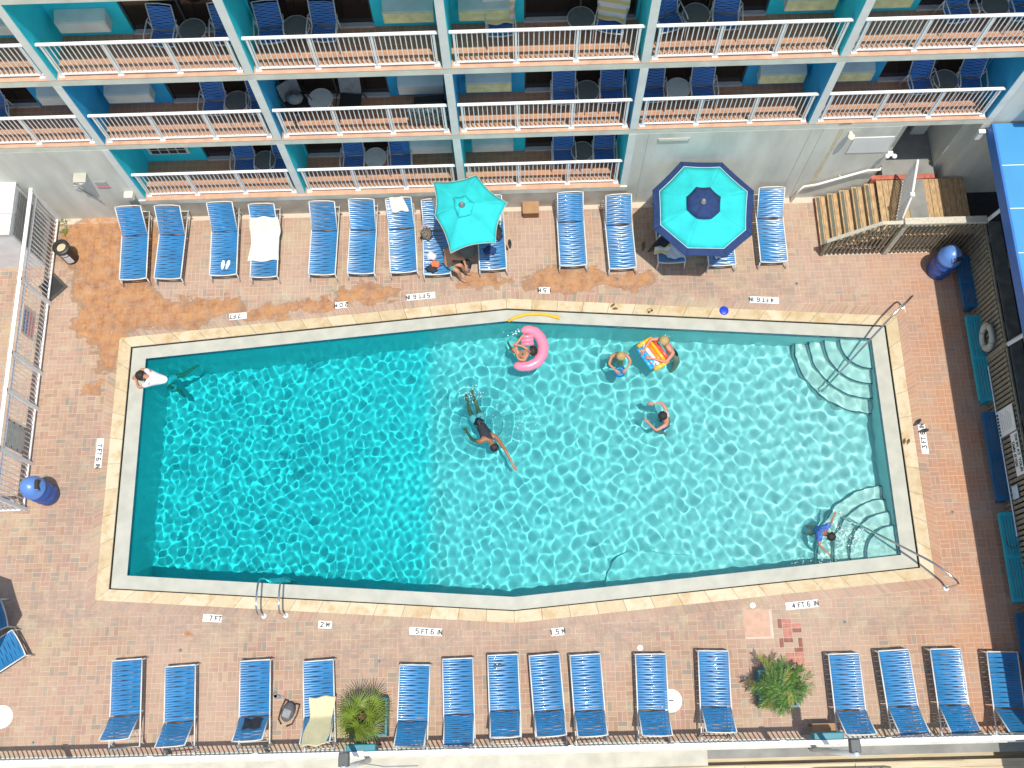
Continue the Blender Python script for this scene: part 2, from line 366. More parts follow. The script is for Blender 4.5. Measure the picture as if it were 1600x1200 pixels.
# ground sheet with the pool cut out; the light sand bed shows in the paver joints
mb = MB(); big = [(-120, -13.1), (9, -13.1), (140, -13.1), (140, 120), (9, 120), (-120, 120)]
ring(mb, H_COPE, big, -0.007)
struct(mb.build('ground', M['joint']))
mb = MB(); mb.add([(-120, -120, -0.62), (140, -120, -0.62), (140, -13.1, -0.62), (-120, -13.1, -0.62)], [(0, 1, 2, 3)])
mb.add([(-120, -13.1, -0.62), (140, -13.1, -0.62), (140, -13.1, -0.007), (-120, -13.1, -0.007)], [(3, 2, 1, 0)])
struct(mb.build('beach', M['sand']))
mb = MB(); mb.box(-12, 13.15, -13.62, -13.3, -0.6, -0.03); struct(mb.build('seawall_cap', M['cream']))
mb = MB(); mb.box(-12, 26, -13.3, -13.09, -0.6, 0.02); struct(mb.build('curb', M['curb'], bevel=0.01))
mb = MB(); mb.box(13.15, 26, -13.5, -13.3, -0.6, -0.35); struct(mb.build('shade_strip', M['grey_conc']))  # lower strip whose darker grey colour stands in for shade
bw = struct(MB().box(-12, 26, -16.5, -13.64, -0.6, -0.33).build('boardwalk', M['sand']))
pb = MB().box(-1.2, 1.2, -0.065, 0.065, 0, 0.03).mesh('board', M['sand'])
for r in range(4):
    for k in range(12):
        inst(pb, 'board', bw, (-9+k*2.42+(r % 2)*1.2, -13.72-r*0.14, -0.33))

# pavers in a basketweave, a soldier course along the coping
deck = struct(bpy.data.objects.new('deck', None)); COL.objects.link(deck)
edges = []
for i in range(6):
    a, b = Vector(H_SOLD[i]), Vector(H_SOLD[(i+1) % 6]); d = (b-a).normalized(); edges.append((Vector((d.y, -d.x)), a))
def sd(p): return max((n.dot(Vector(p)-a), i) for i, (n, a) in enumerate(edges))
def clip(poly, n, a):
    out = []
    for i in range(len(poly)):
        p, q = Vector(poly[i]), Vector(poly[(i+1) % len(poly)]); dp, dq = n.dot(p-a), n.dot(q-a)
        if dp >= 0: out.append(p)
        if (dp > 0) != (dq > 0) and abs(dp-dq) > 1e-9: out.append(p+(q-p)*(dp/(dp-dq)))
    return [tuple(v) for v in out]
CELL = 0.212; G = 0.009
bricks = []   # (poly, tone, full?, cx, cy, w, h)
rnd = random.Random(5)
nx = int(26.4/CELL); ny = int(13.3/CELL)
def tone():
    r = rnd.random(); return rnd.random()*0.8 if r < 0.86 else 0.8+rnd.random()*0.2
skipbox = [(14.16, 14.80, -10.95, -10.28), (16.93, 20.4, -1.6, 0.0)]
for i in range(nx):
    for j in range(ny):
        x0 = -5.3+i*CELL; y0 = -13.085+j*CELL
        if y0 + CELL > 0.02: continue
        vert = (i+j) % 2 == 0
        if rnd.random() < 0.06: vert = not vert
        for k in range(2):
            if vert: r = (x0+k*CELL/2, y0, CELL/2, CELL)
            else: r = (x0, y0+k*CELL/2, CELL, CELL/2)
            cx, cy = r[0]+r[2]/2, r[1]+r[3]/2
            if any(a < cx < b and c < cy < d for a, b, c, d in skipbox): continue
            P = [(r[0]+G/2, r[1]+G/2), (r[0]+r[2]-G/2, r[1]+G/2), (r[0]+r[2]-G/2, r[1]+r[3]-G/2), (r[0]+G/2, r[1]+r[3]-G/2)]
            ds = [sd(p)[0] for p in P]
            if max(ds) <= 0: continue
            if min(ds) >= 0: bricks.append((P, tone(), True, cx, cy, r[2]-G, r[3]-G)); continue
            n, a = edges[sd((cx, cy))[1]]; Q = clip(P, n, a+n*0.003)
            if len(Q) > 2 and Vector(Q[0]) != Vector(Q[1]): bricks.append((Q, tone(), False, cx, cy, 0, 0))
# soldier course bricks
for i in range(6):
    a, b = Vector(H_COPE[i]), Vector(H_COPE[(i+1) % 6]); A, B = Vector(H_SOLD[i]), Vector(H_SOLD[(i+1) % 6])
    n = max(1, round((b-a).length/0.108))
    for k in range(n):
        g = 0.035; t0, t1 = (k+g)/n, (k+1-g)/n
        P = [A.lerp(B, t0), A.lerp(B, t1), b.lerp(a, 1-t1), b.lerp(a, 1-t0)]
        nrm = (A-a).normalized()*0.004
        P = [tuple(P[0]-nrm), tuple(P[1]-nrm), tuple(P[2]+nrm), tuple(P[3]+nrm)]
        c = sum((Vector(p) for p in P), Vector((0, 0)))/4
        bricks.append((P[::-1] if False else P, tone(), False, c.x, c.y, 0, 0))
bricks_full = sorted([b for b in bricks if b[2]], key=lambda b: (b[3]-9.3)**2*0.5+(b[4]+11.3)**2)
single = bricks_full[:300]; sid = set(id(b) for b in single)
def brick_geo(P, dz, rx=0.0, ry=0.0):
    c = sum((Vector(p) for p in P), Vector((0, 0)))/len(P)
    top = [(c+(Vector(p)-c)*0.972) for p in P]; n = len(P)
    f = lambda v: dz+rx*(v[0]-c.x)+ry*(v[1]-c.y)
    vs = [(p[0], p[1], -0.02) for p in P]+[(p[0], p[1], f(p)-0.004) for p in P]+[(p.x, p.y, f(p)) for p in top]
    area = sum(P[i][0]*P[(i+1) % n][1]-P[(i+1) % n][0]*P[i][1] for i in range(n))
    fs = [(i, (i+1) % n, n+(i+1) % n, n+i) for i in range(n)]+[(n+i, n+(i+1) % n, 2*n+(i+1) % n, 2*n+i) for i in range(n)]+[tuple(range(2*n, 3*n))]
    if area < 0: fs = [f_[::-1] for f_ in fs]
    return vs, fs
M['paver_red'] = mat('new_red_paver', (0.40, 0.17, 0.125), 0.85, 0.2, 9, bump=0.3); M['paver_dark'] = mat('new_dark_paver', (0.24, 0.10, 0.075), 0.85, 0.2, 9, bump=0.3)
REDS = [b for b in bricks if b[2] and id(b) not in sid and ((14.95 < b[3] < 15.6 and -10.2 < b[4] < -9.98) or (14.95 < b[3] < 15.45 and -11.5 < b[4] < -10.52)) and rnd.random() < 0.85]
for b in REDS:
    w, h = b[5]/2, b[6]/2; vs, fs = brick_geo([(-w, -h), (w, -h), (w, h), (-w, h)], 0.0)
    inst(MB().add(vs, fs).mesh('paver', M['paver_dark' if rnd.random() < 0.4 else 'paver_red']), 'paver', deck, (b[3], b[4], 0.0))
sid |= set(id(b) for b in REDS)
mb = MB(); tones = []
for b in bricks:
    if id(b) in sid: continue
    vs, fs = brick_geo(b[0], rnd.uniform(-0.0015, 0.0015), rnd.gauss(0, 0.008), rnd.gauss(0, 0.008)); mb.add(vs, fs); tones += [b[1]]*len(fs)
me = mb.mesh('paver', M['paver'])
at = me.attributes.new('tone', 'FLOAT', 'FACE'); at.data.foreach_set('value', tones)
o = inst(me, 'paver', deck); o['kind'] = 'stuff'
protos = {}
for b in single:
    key = (b[5] > b[6], int(b[1]*12))
    if key not in protos:
        w, h = b[5]/2, b[6]/2; vs, fs = brick_geo([(-w, -h), (w, -h), (w, h), (-w, h)], 0.0)
        me = MB().add(vs, fs).mesh('paver', M['paver'])
        at = me.attributes.new('tone', 'FLOAT', 'FACE'); at.data.foreach_set('value', [key[1]/12+0.04]*len(fs)); protos[key] = me
    inst(protos[key], 'paver', deck, (b[3], b[4], rnd.uniform(-0.0015, 0.0015)), (rnd.gauss(0, 0.006), rnd.gauss(0, 0.006), rnd.gauss(0, 0.004)))
# the concrete patch and the replaced red bricks beside it
MB().box(14.18, 14.78, -10.93, -10.30, -0.03, -0.001).build('concrete_patch', mat('patch_concrete', (0.48, 0.31, 0.22), 0.9, 0.15, 4, bump=0.3), deck)

# ------------------------------------------------------------------ pool: shell, ledge, slot, coping tiles
def travertine():
    m = bpy.data.materials.new('travertine'); m.use_nodes = True; t = m.node_tree; p = t.nodes['Principled BSDF']
    g = N(t, 'ShaderNodeNewGeometry'); oi = N(t, 'ShaderNodeObjectInfo')
    a = mixc(t, oi.outputs['Random'], (0.46, 0.365, 0.215), (0.55, 0.46, 0.31))
    a = mixc(t, maprange(t, noise(t, g.outputs['Position'], 2.6, 5, 0.65), 0.45, 0.68, 0, 0.8), a, (0.40, 0.27, 0.12))
    a = mixc(t, maprange(t, noise(t, g.outputs['Position'], 7, 5, 0.7), 0.5, 0.7, 0, 0.45), a, (0.62, 0.54, 0.37))
    t.links.new(a, p.inputs['Base Color']); p.inputs['Roughness'].default_value = 0.6
    b = N(t, 'ShaderNodeBump'); b.inputs['Strength'].default_value = 0.3; b.inputs['Distance'].default_value = 0.005
    t.links.new(noise(t, g.outputs['Position'], 45, 5), b.inputs['Height']); t.links.new(b.outputs[0], p.inputs['Normal'])
    return m
M['trav'] = travertine()
M['ledge'] = mat('grey_plaster_ledge', (0.39, 0.39, 0.325), 0.65, 0.10, 3.0, bump=0.3, bscale=60)
M['plaster'] = mat('pool_plaster', (0.44, 0.64, 0.64), 0.85, 0.06, 1.5)
M['step_plaster'] = mat('step_plaster', (0.66, 0.69, 0.65), 0.85, 0.06, 3)
M['band'] = mat('blue_waterline_tile', (0.015, 0.07, 0.13), 0.3, 0.2, 8)
M['slotm'] = mat('dark_gutter', (0.10, 0.09, 0.07), 0.8, 0.2, 8)
pool = struct(bpy.data.objects.new('swimming_pool', None)); COL.objects.link(pool)
def floor_z(x):
    return float(np.interp(x, [0.07, 3.5, 7.05, 7.45, 13.5, 17.95], [-2.32, -2.18, -1.78, -1.60, -1.36, -1.10]))
def halfw(x): return 2.655+(3.375-2.655)*(1-abs(x-PX)/8.935)
xs = sorted(set([PX-8.935, PX-8.6, 3.5, 7.05, 7.45, PX, 13.5, PX+8.6, PX+8.935]))
nyf = 6; mb = MB()
for x in xs:
    h = halfw(x)
    for j in range(nyf+1):
        t_ = -1+2*j/nyf; mb.v.append((x, PY+h*t_, floor_z(x)))
for i in range(len(xs)-1):
    for j in range(nyf): a = i*(nyf+1)+j; mb.f.append((a, a+nyf+1, a+nyf+2, a+1))
receiver(mb.build('pool_floor', M['plaster'], pool))
mb = MB()
for i in range(6):
    a, b = H_WATER[i], H_WATER[(i+1) % 6]; n = 14
    for k in range(n):
        p = (a[0]+(b[0]-a[0])*k/n, a[1]+(b[1]-a[1])*k/n); q = (a[0]+(b[0]-a[0])*(k+1)/n, a[1]+(b[1]-a[1])*(k+1)/n)
        mb.add([(p[0], p[1], floor_z(p[0])), (q[0], q[1], floor_z(q[0])), (q[0], q[1], -0.045), (p[0], p[1], -0.045)], [(3, 2, 1, 0)])
receiver(mb.build('pool_wall', M['plaster'], pool))
mb = MB(); Hb = hexa(8.927, 2.648, 3.368); wallring(mb, Hb, -0.19, -0.042); ring(mb, Hb, H_WATER, -0.042)
receiver(mb.build('waterline_tile', M['band'], pool))
mb = MB(); ring(mb, hexa(8.936, 2.656, 3.376), H_SLOT, -0.04); wallring(mb, H_SLOT, -0.16, -0.04, False)
receiver(mb.build('ledge', M['ledge'], pool))
mb = MB(); ring(mb, H_SLOT, H_COPE_IN, -0.15); wallring(mb, H_COPE_IN, -0.15, -0.03); mb.build('gutter_slot', M['slotm'], pool)
# coping tiles
for i in range(6):
    a, b = Vector(H_COPE_IN[i]), Vector(H_COPE_IN[(i+1) % 6]); A, B = Vector(H_COPE[i]), Vector(H_COPE[(i+1) % 6])
    n = round((b-a).length/0.61)
    for k in range(n):
        g = 0.004; t0, t1 = (k+g)/n, (k+1-g)/n
        P = [tuple(a.lerp(b, t0)), tuple(a.lerp(b, t1)), tuple(B.lerp(A, 1-t1)), tuple(B.lerp(A, 1-t0))]
        MB().prism(P[::-1], -0.035, 0.006+rnd.uniform(-0.0015, 0.0015)).build('coping_tile', M['trav'], pool, bevel=0.004)
# corner steps with dark tile nosings
for cx, cy, a0, a1 in ((PX+8.925, PY+2.65, RAD(180-4.6), RAD(270)), (PX+8.925, PY-2.65, RAD(90), RAD(180+4.6))):
    for k, (r, zt) in enumerate(((0.72, -0.30), (1.06, -0.50), (1.40, -0.70), (1.74, -0.90))):
        n = 22; arc = [(cx+r*cos(a0+(a1-a0)*i/n), cy+r*sin(a0+(a1-a0)*i/n)) for i in range(n+1)]
        st = receiver(MB().prism(arc+[(cx, cy)], -1.15, zt).build('pool_step', M['step_plaster'], pool))
        mb = MB(); vs = []
        for i in range(n+1):
            t_ = a0+(a1-a0)*i/n
            for rr, zz in ((r-0.022, zt-0.01), (r-0.022, zt+0.004), (r+0.006, zt+0.004), (r+0.006, zt-0.04)):
                vs.append((cx+rr*cos(t_), cy+rr*sin(t_), zz))
        fs = []
        for i in range(n):
            for q in range(3): fs.append((i*4+q, i*4+q+1, (i+1)*4+q+1, (i+1)*4+q))
        mb.add(vs, [f[::-1] for f in fs]); receiver(mb.build('nosing', M['band'], st))
# shallow bench along the south wall
arc = [(12.0+0.35*cos(t), PY-halfw(12.0)+0.9*sin(t)*0.9+0.02) for t in (RAD(180), RAD(150), RAD(120), RAD(90))]
poly = [(11.2, PY-halfw(11.2)+0.005)]+[(11.95-0.75*cos(a), PY-halfw(11.95)+0.02+0.85*sin(a)) for a in np.linspace(0.15, 1.35, 7)]+[(13.2, PY-halfw(13.2)+0.62), (15.4, PY-halfw(15.4)+0.12), (15.6, PY-halfw(15.6)+0.005)]
receiver(MB().prism(poly[::-1], -1.5, -1.16).build('underwater_bench', M['plaster'], pool))

# ------------------------------------------------------------------ water: a rippled sheet that refracts the sun
NX, NY = 860, 324
hx = 8.938
X1 = np.linspace(PX-hx, PX+hx, NX); T1 = np.linspace(-1, 1, NY)
XX, TT = np.meshgrid(X1, T1); HH = 2.658+(3.378-2.658)*(1-np.abs(XX-PX)/hx); YY = PY+HH*TT
rng = np.random.RandomState(4); ZZ = np.zeros_like(XX)
def waves(n, l0, l1, amp):
    Z = np.zeros_like(XX)
    for _ in range(n):
        lam = rng.uniform(l0, l1); th = rng.uniform(0, 2*np.pi); k = 2*np.pi/lam
        Z += amp*(lam/l1)**1.2*np.sin(k*(XX*np.cos(th)+YY*np.sin(th))+rng.uniform(0, 6.28))
    return Z/np.sqrt(n)
shal = 1/(1+np.exp(-(XX-8.5)/1.6))
ZZ += waves(80, 0.25, 0.40, 0.0041)*(0.62+0.75*shal) + waves(60, 0.14, 0.24, 0.0012)*(1.6-0.4*shal)
ZZ += waves(14, 1.1, 2.4, 0.006)
def rings(cx, cy, lam, amp, r0, fall):
    R = np.hypot(XX-cx, YY-cy); return amp*np.cos(2*np.pi*R/lam)*np.exp(-np.maximum(R-r0, 0)/fall)*(R > r0*0.3)
ZZ += rings(8.45, -5.75, 0.27, 0.0065, 0.55, 0.40)+rings(8.05, -5.1, 0.21, 0.004, 0.3, 0.3)+rings(12.65, -5.72, 0.22, 0.004, 0.3, 0.5)*0.6+rings(16.4, -8.7, 0.24, 0.006, 0.2, 0.5)*0.6
ZZ += rings(11.75, -4.3, 0.22, 0.003, 0.3, 0.35)*0.6+rings(9.5, -4.0, 0.24, 0.003, 0.4, 0.3)*0.6+rings(12.8, -4.0, 0.24, 0.003, 0.4, 0.4)*0.6+rings(0.5, -4.4, 0.22, 0.003, 0.2, 0.3)*0.6
chop = waves(40, 0.09, 0.2, 0.004)
ZZ += chop*(np.exp(-((XX-17.0)**2/0.8+(YY+8.9)**2/0.35))+0.3*np.exp(-((XX-8.9)**2/0.9+(YY+5.8)**2/0.9))+0.5*np.exp(-((XX-12.3)**2/0.15+(YY+5.7)**2/0.2)))
edge = np.clip((1-np.abs(TT))*HH/0.12, 0, 1)*np.clip((hx-np.abs(XX-PX))/0.12, 0, 1)
ZZ = WZ+ZZ*(0.35+0.65*edge)
V = np.stack([XX, YY, ZZ], -1).reshape(-1, 3)
idx = np.arange(NX*NY).reshape(NY, NX)
F = np.stack([idx[:-1, :-1], idx[:-1, 1:], idx[1:, 1:], idx[1:, :-1]], -1).reshape(-1, 4)
me = bpy.data.meshes.new('water')
me.vertices.add(len(V)); me.vertices.foreach_set('co', V.astype(np.float32).ravel())
me.loops.add(F.size); me.loops.foreach_set('vertex_index', F.astype(np.int32).ravel())
me.polygons.add(len(F)); me.polygons.foreach_set('loop_start', np.arange(0, F.size, 4, dtype=np.int32)); me.polygons.foreach_set('loop_total', np.full(len(F), 4, dtype=np.int32))
me.update(); me.polygons.foreach_set('use_smooth', [True]*len(F))
wm = bpy.data.materials.new('pool_water'); wm.use_nodes = True; t = wm.node_tree; t.nodes.remove(t.nodes['Principled BSDF'])
gl = N(t, 'ShaderNodeBsdfGlass'); gl.inputs['Roughness'].default_value = 0.0; gl.inputs['IOR'].default_value = 1.33
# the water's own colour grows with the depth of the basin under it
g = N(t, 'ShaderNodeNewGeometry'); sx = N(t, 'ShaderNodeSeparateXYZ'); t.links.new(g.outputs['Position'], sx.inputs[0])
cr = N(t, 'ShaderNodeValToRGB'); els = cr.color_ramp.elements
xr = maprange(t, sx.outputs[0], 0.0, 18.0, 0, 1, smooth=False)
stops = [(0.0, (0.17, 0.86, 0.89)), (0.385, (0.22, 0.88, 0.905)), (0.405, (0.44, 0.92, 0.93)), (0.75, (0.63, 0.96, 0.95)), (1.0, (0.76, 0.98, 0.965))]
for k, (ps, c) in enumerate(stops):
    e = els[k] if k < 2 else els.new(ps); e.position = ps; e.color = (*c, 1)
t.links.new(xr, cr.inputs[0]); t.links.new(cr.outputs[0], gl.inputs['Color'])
t.links.new(gl.outputs[0], t.nodes['Material Output'].inputs[0])
me.materials.append(wm)
water = struct(inst(me, 'water')); water.cycles.is_caustics_caster = True
# ------------------------------------------------------------------ motel building
FZ = {'low': 0.93, 'mid': 3.52, 'top': 6.04, 'roofslab': 8.60}
DW = 0.085                                                     # half width of a divider
BD = 1.06                                                      # depth of a balcony
bld = thing('motel_building', 'pale grey motel block with turquoise balcony bays along the top of the pool deck', 'building', (8, 0, 0))
def B(mb, name, m, bevel=0, smooth=False):
    o = mb.build(name, m, None, smooth, bevel); o.parent = bld; o.location = (-8, 0, 0); return o
mb = MB()
# ground storey wall, with the low balcony bays left open, and the passage at the right
mb.box(-14, -DW-0.001, 0, 0.3, -0.3, 3.31); mb.box(12+DW+0.001, 18.12, 0, 0.3, -0.3, 3.31)
mb.box(-DW, 12+DW, 0.001, 0.3, -0.3, 0.72); mb.box(20.0-DW, 30, 0, 0.3, -0.3, 3.31)
B(mb, 'wall', M['wall'])
mb = MB(); mb.box(20+DW+0.002, 30, 0.0, 0.3, 3.312, 11.2); B(mb, 'wall', M['wall'])
mb = MB(); mb.box(-DW, 12+DW, -0.035, 0.0, -0.2, 0.70); B(mb, 'plinth', mat('stained_plinth', (0.42, 0.38, 0.31), 0.9, 0.2, 2.0, bump=0.3))
for z, x0, x1 in ((FZ['low'], -DW, 12+DW), (FZ['mid'], -14, 20+DW), (FZ['top'], -14, 20+DW), (FZ['roofslab'], -14, 20+DW)):
    B(MB().box(x0, x1, 0.004 if z > 1 else -0.04, 2.0, z-0.205, z-0.012), 'slab', M['slab'])
# paint joints of the wall, small wall plates
def tiles_mat():
    m = bpy.data.materials.new('terracotta_tiles'); m.use_nodes = True; t = m.node_tree; p = t.nodes['Principled BSDF']
    g = N(t, 'ShaderNodeNewGeometry'); b = N(t, 'ShaderNodeTexBrick'); b.offset = 0.0
    t.links.new(g.outputs['Position'], b.inputs['Vector'])
    b.inputs['Color1'].default_value = (0.38, 0.19, 0.11, 1); b.inputs['Color2'].default_value = (0.46, 0.24, 0.14, 1)
    b.inputs['Mortar'].default_value = (0.52, 0.38, 0.25, 1); b.inputs['Scale'].default_value = 1.0
    b.inputs['Brick Width'].default_value = 0.152; b.inputs['Row Height'].default_value = 0.152; b.inputs['Mortar Size'].default_value = 0.005
    c = mixc(t, maprange(t, noise(t, g.outputs['Position'], 2.5, 4), 0.4, 0.7, 0, 0.5), b.outputs['Color'], (0.44, 0.22, 0.12))
    t.links.new(c, p.inputs['Base Color']); p.inputs['Roughness'].default_value = 0.7
    return m
M['tiles'] = tiles_mat()
M['tile_edge'] = mat('terracotta_edge', (0.52, 0.31, 0.20), 0.8, 0.15, 5)
for z, x0, x1 in ((FZ['low'], 0, 12), (FZ['mid'], -12, 20), (FZ['top'], -12, 20)):
    B(MB().box(x0+DW if z < 1 else x0, x1-DW, 0.20, 1.2, z-0.011, z), 'floor_tiles', M['tiles'])
    for k in range(int((x1-x0)/0.305)):
        pass
    B(MB().box(x0+DW if z < 1 else x0, x1-DW, 0.0 if z > 1 else -0.04, 0.199, z-0.011, z+0.002), 'floor_edge', M['tile_edge'])
def divider(i, z0, z1, blue):
    x = 4.0*i
    B(MB().box(x-DW, x+DW, 0.002 if i not in (0, 3) or z0 > 3 else -0.002, 1.2, z0, z1), 'divider', M['trim'])
    for s, x0 in ((-1, x-DW-0.006), (1, x+DW)):
        B(MB().box(x0, x0+0.006, 0.012, 1.2, z0, z1), 'side_paint', M['blue_wall'] if blue else M['teal_wall'])
for i in range(-3, 6):
    divider(i, FZ['top'], FZ['roofslab']-0.206, False); divider(i, FZ['mid'], FZ['top']-0.206, True)
for i in range(0, 4): divider(i, FZ['low'], FZ['mid']-0.206, False)
for z0, z1, c in ((FZ['top'], FZ['roofslab']-0.206, 'teal_wall'), (FZ['mid'], FZ['top']-0.206, 'blue_wall')):
    pass
AC_ON = {('top', -1): 0, ('top', 0): 0, ('top', 1): 1, ('top', 2): 1, ('top', 3): 1, ('top', 4): 1, ('mid', -1): 0, ('mid', 0): 0, ('mid', 1): 0,
         ('mid', 2): 1, ('mid', 3): 1, ('mid', 4): 1, ('low', 0): 2, ('low', 1): 0, ('low', 2): 0}
lvl_name = {'top': 'top-row', 'mid': 'middle-row', 'low': 'lowest-row'}
bayword = {-1: 'far-left', 0: 'first full', 1: 'second', 2: 'third', 3: 'fourth', 4: 'fifth'}
bal_me = MB().box(-0.0085, 0.0085, -0.0085, 0.0085, 0.07, 1.02).mesh('baluster', M['white'])
def balcony(level, i):
    z = FZ[level]; x = 4.0*i; left = (i % 2 == 0)
    top = {'low': FZ['mid'], 'mid': FZ['top'], 'top': FZ['roofslab']}[level]-0.206
    paint = M['blue_wall'] if level == 'mid' else M['teal_wall']
    d0, d1 = (x+1.58, x+3.95-DW) if left else (x+DW+0.04, x+2.52)
    # rear wall around the sliding door
    mb = MB(); a, b = (x+DW+0.006, d0) if left else (d1, x+4-DW-0.006)
    mb.box(a, b, BD, 1.25, z, top); B(mb, 'rear_wall', paint)
    mb = MB(); mb.box(d0+0.002, d1-0.002, BD, 1.25, z+2.08, top); B(mb, 'rear_wall', paint)
    if left: 
        if d1 < x+4-DW-0.01: B(MB().box(d1, x+4-DW-0.006, BD, 1.25, z, top), 'rear_wall', paint)
    else: B(MB().box(x+DW+0.006, d0, BD, 1.25, z, top), 'rear_wall', paint)
    dr = B(MB().box(d0+0.03, d1-0.03, 1.13, 1.16, z+0.05, z+2.05), 'glass_door', M['dark_glass'])
    mb = MB()
    for xx in (d0, (d0+d1)/2-0.02, d1-0.04): mb.box(xx+0.003, xx+0.037, 1.10, 1.129, z+0.051, z+2.049)
    mb.box(d0+0.003, d1-0.003, 1.10, 1.129, z+2.05, z+2.078)
    o = mb.build('door_frame', M['darkframe'], dr)
    o = MB().box(d0+0.002, d1-0.002, BD-0.03, 1.128, z+0.001, z+0.05).build('sill', M['alu'], dr)
    # air conditioner box under the window
    st = AC_ON.get((level, i), 0)
    ax = x+0.27 if left else x+2.77
    if st == 2:
        t = thing('window_grille', 'dark louvred grille in a grey frame on the rear wall of the lowest left balcony', 'grille', (ax, BD, z+0.42))
        MB().box(0, 1.0, -0.06, 0, 0, 0.42).build('frame', M['ac'], t, bevel=0.006)
        for r in range(2):
            for k in range(4): MB().box(0.08+k*0.22, 0.27+k*0.22, -0.068, -0.061, 0.05+r*0.18, 0.19+r*0.18).build('vent', M['black'], t)
    else:
        yel = ' with a yellowed front' if st else ''
        t = thing('air_conditioner', 'grey wall air conditioner%s at the %s of the %s %s balcony' % (yel, 'left' if left else 'right', bayword[i], lvl_name[level]), 'air conditioner', (ax, BD, z+0.42), 0, 'air conditioner boxes on the balcony rear walls')
        mb = MB(); mb.add([(0, -0.26, 0), (1.02, -0.26, 0), (1.02, 0, 0), (0, 0, 0), (0, -0.26, 0.34), (1.02, -0.26, 0.34), (1.02, 0, 0.43), (0, 0, 0.43)], [(3, 2, 1, 0), (4, 5, 6, 7), (0, 1, 5, 4), (1, 2, 6, 5), (2, 3, 7, 6), (3, 0, 4, 7)])
        mb.build('casing', M['ac'], t, bevel=0.015)
        MB().box(0.02, 1.0, -0.272, -0.261, 0.02, 0.32).build('front_panel', M['ac_yellow'] if st else M['ac'], t, bevel=0.004)
    # railing
    r = thing('balcony_railing', 'white slatted railing of the %s %s balcony' % (bayword[i], lvl_name[level]), 'railing', (x+2, 0.10, z), 0, 'white balcony railings')
    hw = 2-DW-0.02
    MB().box(-hw, hw, -0.032, 0.032, 1.02, 1.062).build('top_rail', M['white'], r, bevel=0.008)
    MB().box(-hw+0.05, hw-0.05, -0.018, 0.018, 0.055, 0.085).build('bottom_rail', M['white'], r)
    for k in range(4):
        px = -hw+0.09+k*(2*hw-0.18)/3
        MB().box(px-0.022, px+0.022, -0.024, 0.024, 0.012, 1.019).build('post', M['white_fence'], r)
        MB().box(px-0.06, px+0.06, -0.055, 0.05, 0.003, 0.03).build('post_base', M['white'], r, bevel=0.004)
    n = 36
    for k in range(n):
        px = -hw+0.09+(k+0.5)*(2*hw-0.18)/n
        inst(bal_me, 'baluster', r, (px, 0, 0))
for i in range(-1, 5): balcony('top', i); balcony('mid', i)
for i in range(0, 3): balcony('low', i)
# passage at the right of the ground storey
mb = MB(); mb.box(18.12, 18.42, 0.301, 3.0, -0.3, 3.3); mb.box(18.121, 20.2, 3.0, 3.2, -0.3, 3.3); mb.box(19.72, 19.914, 0.301, 3.0, -0.3, 3.3)
B(mb, 'passage_wall', M['wall'])
B(MB().box(18.45, 19.15, 2.95, 2.998, 0.9, 3.0), 'doorway', M['black'])
B(MB().box(19.25, 19.62, 1.2, 1.28, 0.9, 3.3), 'passage_wall', M['wall'])
B(MB().box(18.43, 19.71, 0.085, 2.99, 0.2, 0.90), 'passage_floor', M['grey_conc'])
# wall fixtures
t = thing('floodlight_plate', 'small white curved light shade high on the left grey wall', 'lamp', (-0.98, 0, 2.3))
MB().lathe([(0.02, 0.0), (0.10, -0.02), (0.13, -0.10), (0.125, -0.11), (0.10, -0.03)], 0, -0.12, 16).build('shade', M['white_fence'], t, smooth=True)
MB().box(-0.15, 0.15, -0.24, 0, -0.02, 0.01).build('bracket', M['cream'], t)
t = thing('wall_light', 'cream box light on the left wall above the first lounger', 'lamp', (-0.18, 0, 1.28)); MB().box(-0.11, 0.11, -0.16, 0, -0.09, 0.09).build('housing', mat('cream_plastic', (0.7, 0.68, 0.45), 0.5), t, bevel=0.02)
MB().box(-0.09, 0.09, -0.175, -0.161, -0.07, 0.07).build('lens', M['cream'], t)
t = thing('wall_light', 'round cream light under the right-hand middle-row railing', 'lamp', (16.98, 0, 3.12)); MB().lathe([(0.0, 0.045), (0.07, 0.04), (0.085, 0), (0.07, -0.05), (0, -0.06)], 0, -0.12, 16).build('lens', mat('cream_glass', (0.75, 0.73, 0.5), 0.3), t, smooth=True); MB().box(-0.03, 0.03, -0.1, 0, -0.02, 0.02).build('arm', M['white'], t)
t = thing('wall_vent', 'flat pale vent plate on the grey wall left of the octagonal umbrella', 'vent', (12.96, 0, 3.02)); MB().box(-0.36, 0.36, -0.02, 0, -0.08, 0.08).build('frame', M['cream'], t); MB().box(-0.33, 0.33, -0.026, -0.021, -0.01, 0.05).build('slot', M['wall'], t)
t = thing('notice_board', 'blank white rectangular board on the wall left of the passage', 'board', (17.6, 0, 2.55)); MB().box(-0.46, 0.46, -0.02, 0, -0.34, 0.34).build('panel', mat('pale_board', (0.66, 0.66, 0.62), 0.6, 0.04, 3), t)
for x, z in ((18.12, 2.2), (18.28, 2.25)):
    pass
t = thing('spotlight', 'small white twin spotlight at the passage corner', 'lamp', (18.12, -0.02, 2.2)); MB().ball((-0.02, -0.10, 0), 0.06).ball((0.14, -0.12, 0.02), 0.06).build('lamp_head', M['white'], t, smooth=True); MB().box(0, 0.12, -0.1, 0.02, -0.02, 0.02).build('bracket', M['white'], t)
t = thing('wall_bracket', 'grey conduit and coiled ring fixed on the left wall', 'bracket', (-1.3, -0.02, 1.9)); MB().tube([(0, 0, 0.1), (0.05, -0.03, -0.2), (0.32, -0.03, -0.95)], 0.012, 6).build('conduit', M['grey'], t); MB().tube([(0.07*cos(a), -0.03, -0.15+0.07*sin(a)) for a in np.linspace(0, 2*pi, 16)], 0.009, 6).build('ring', M['alu'], t)
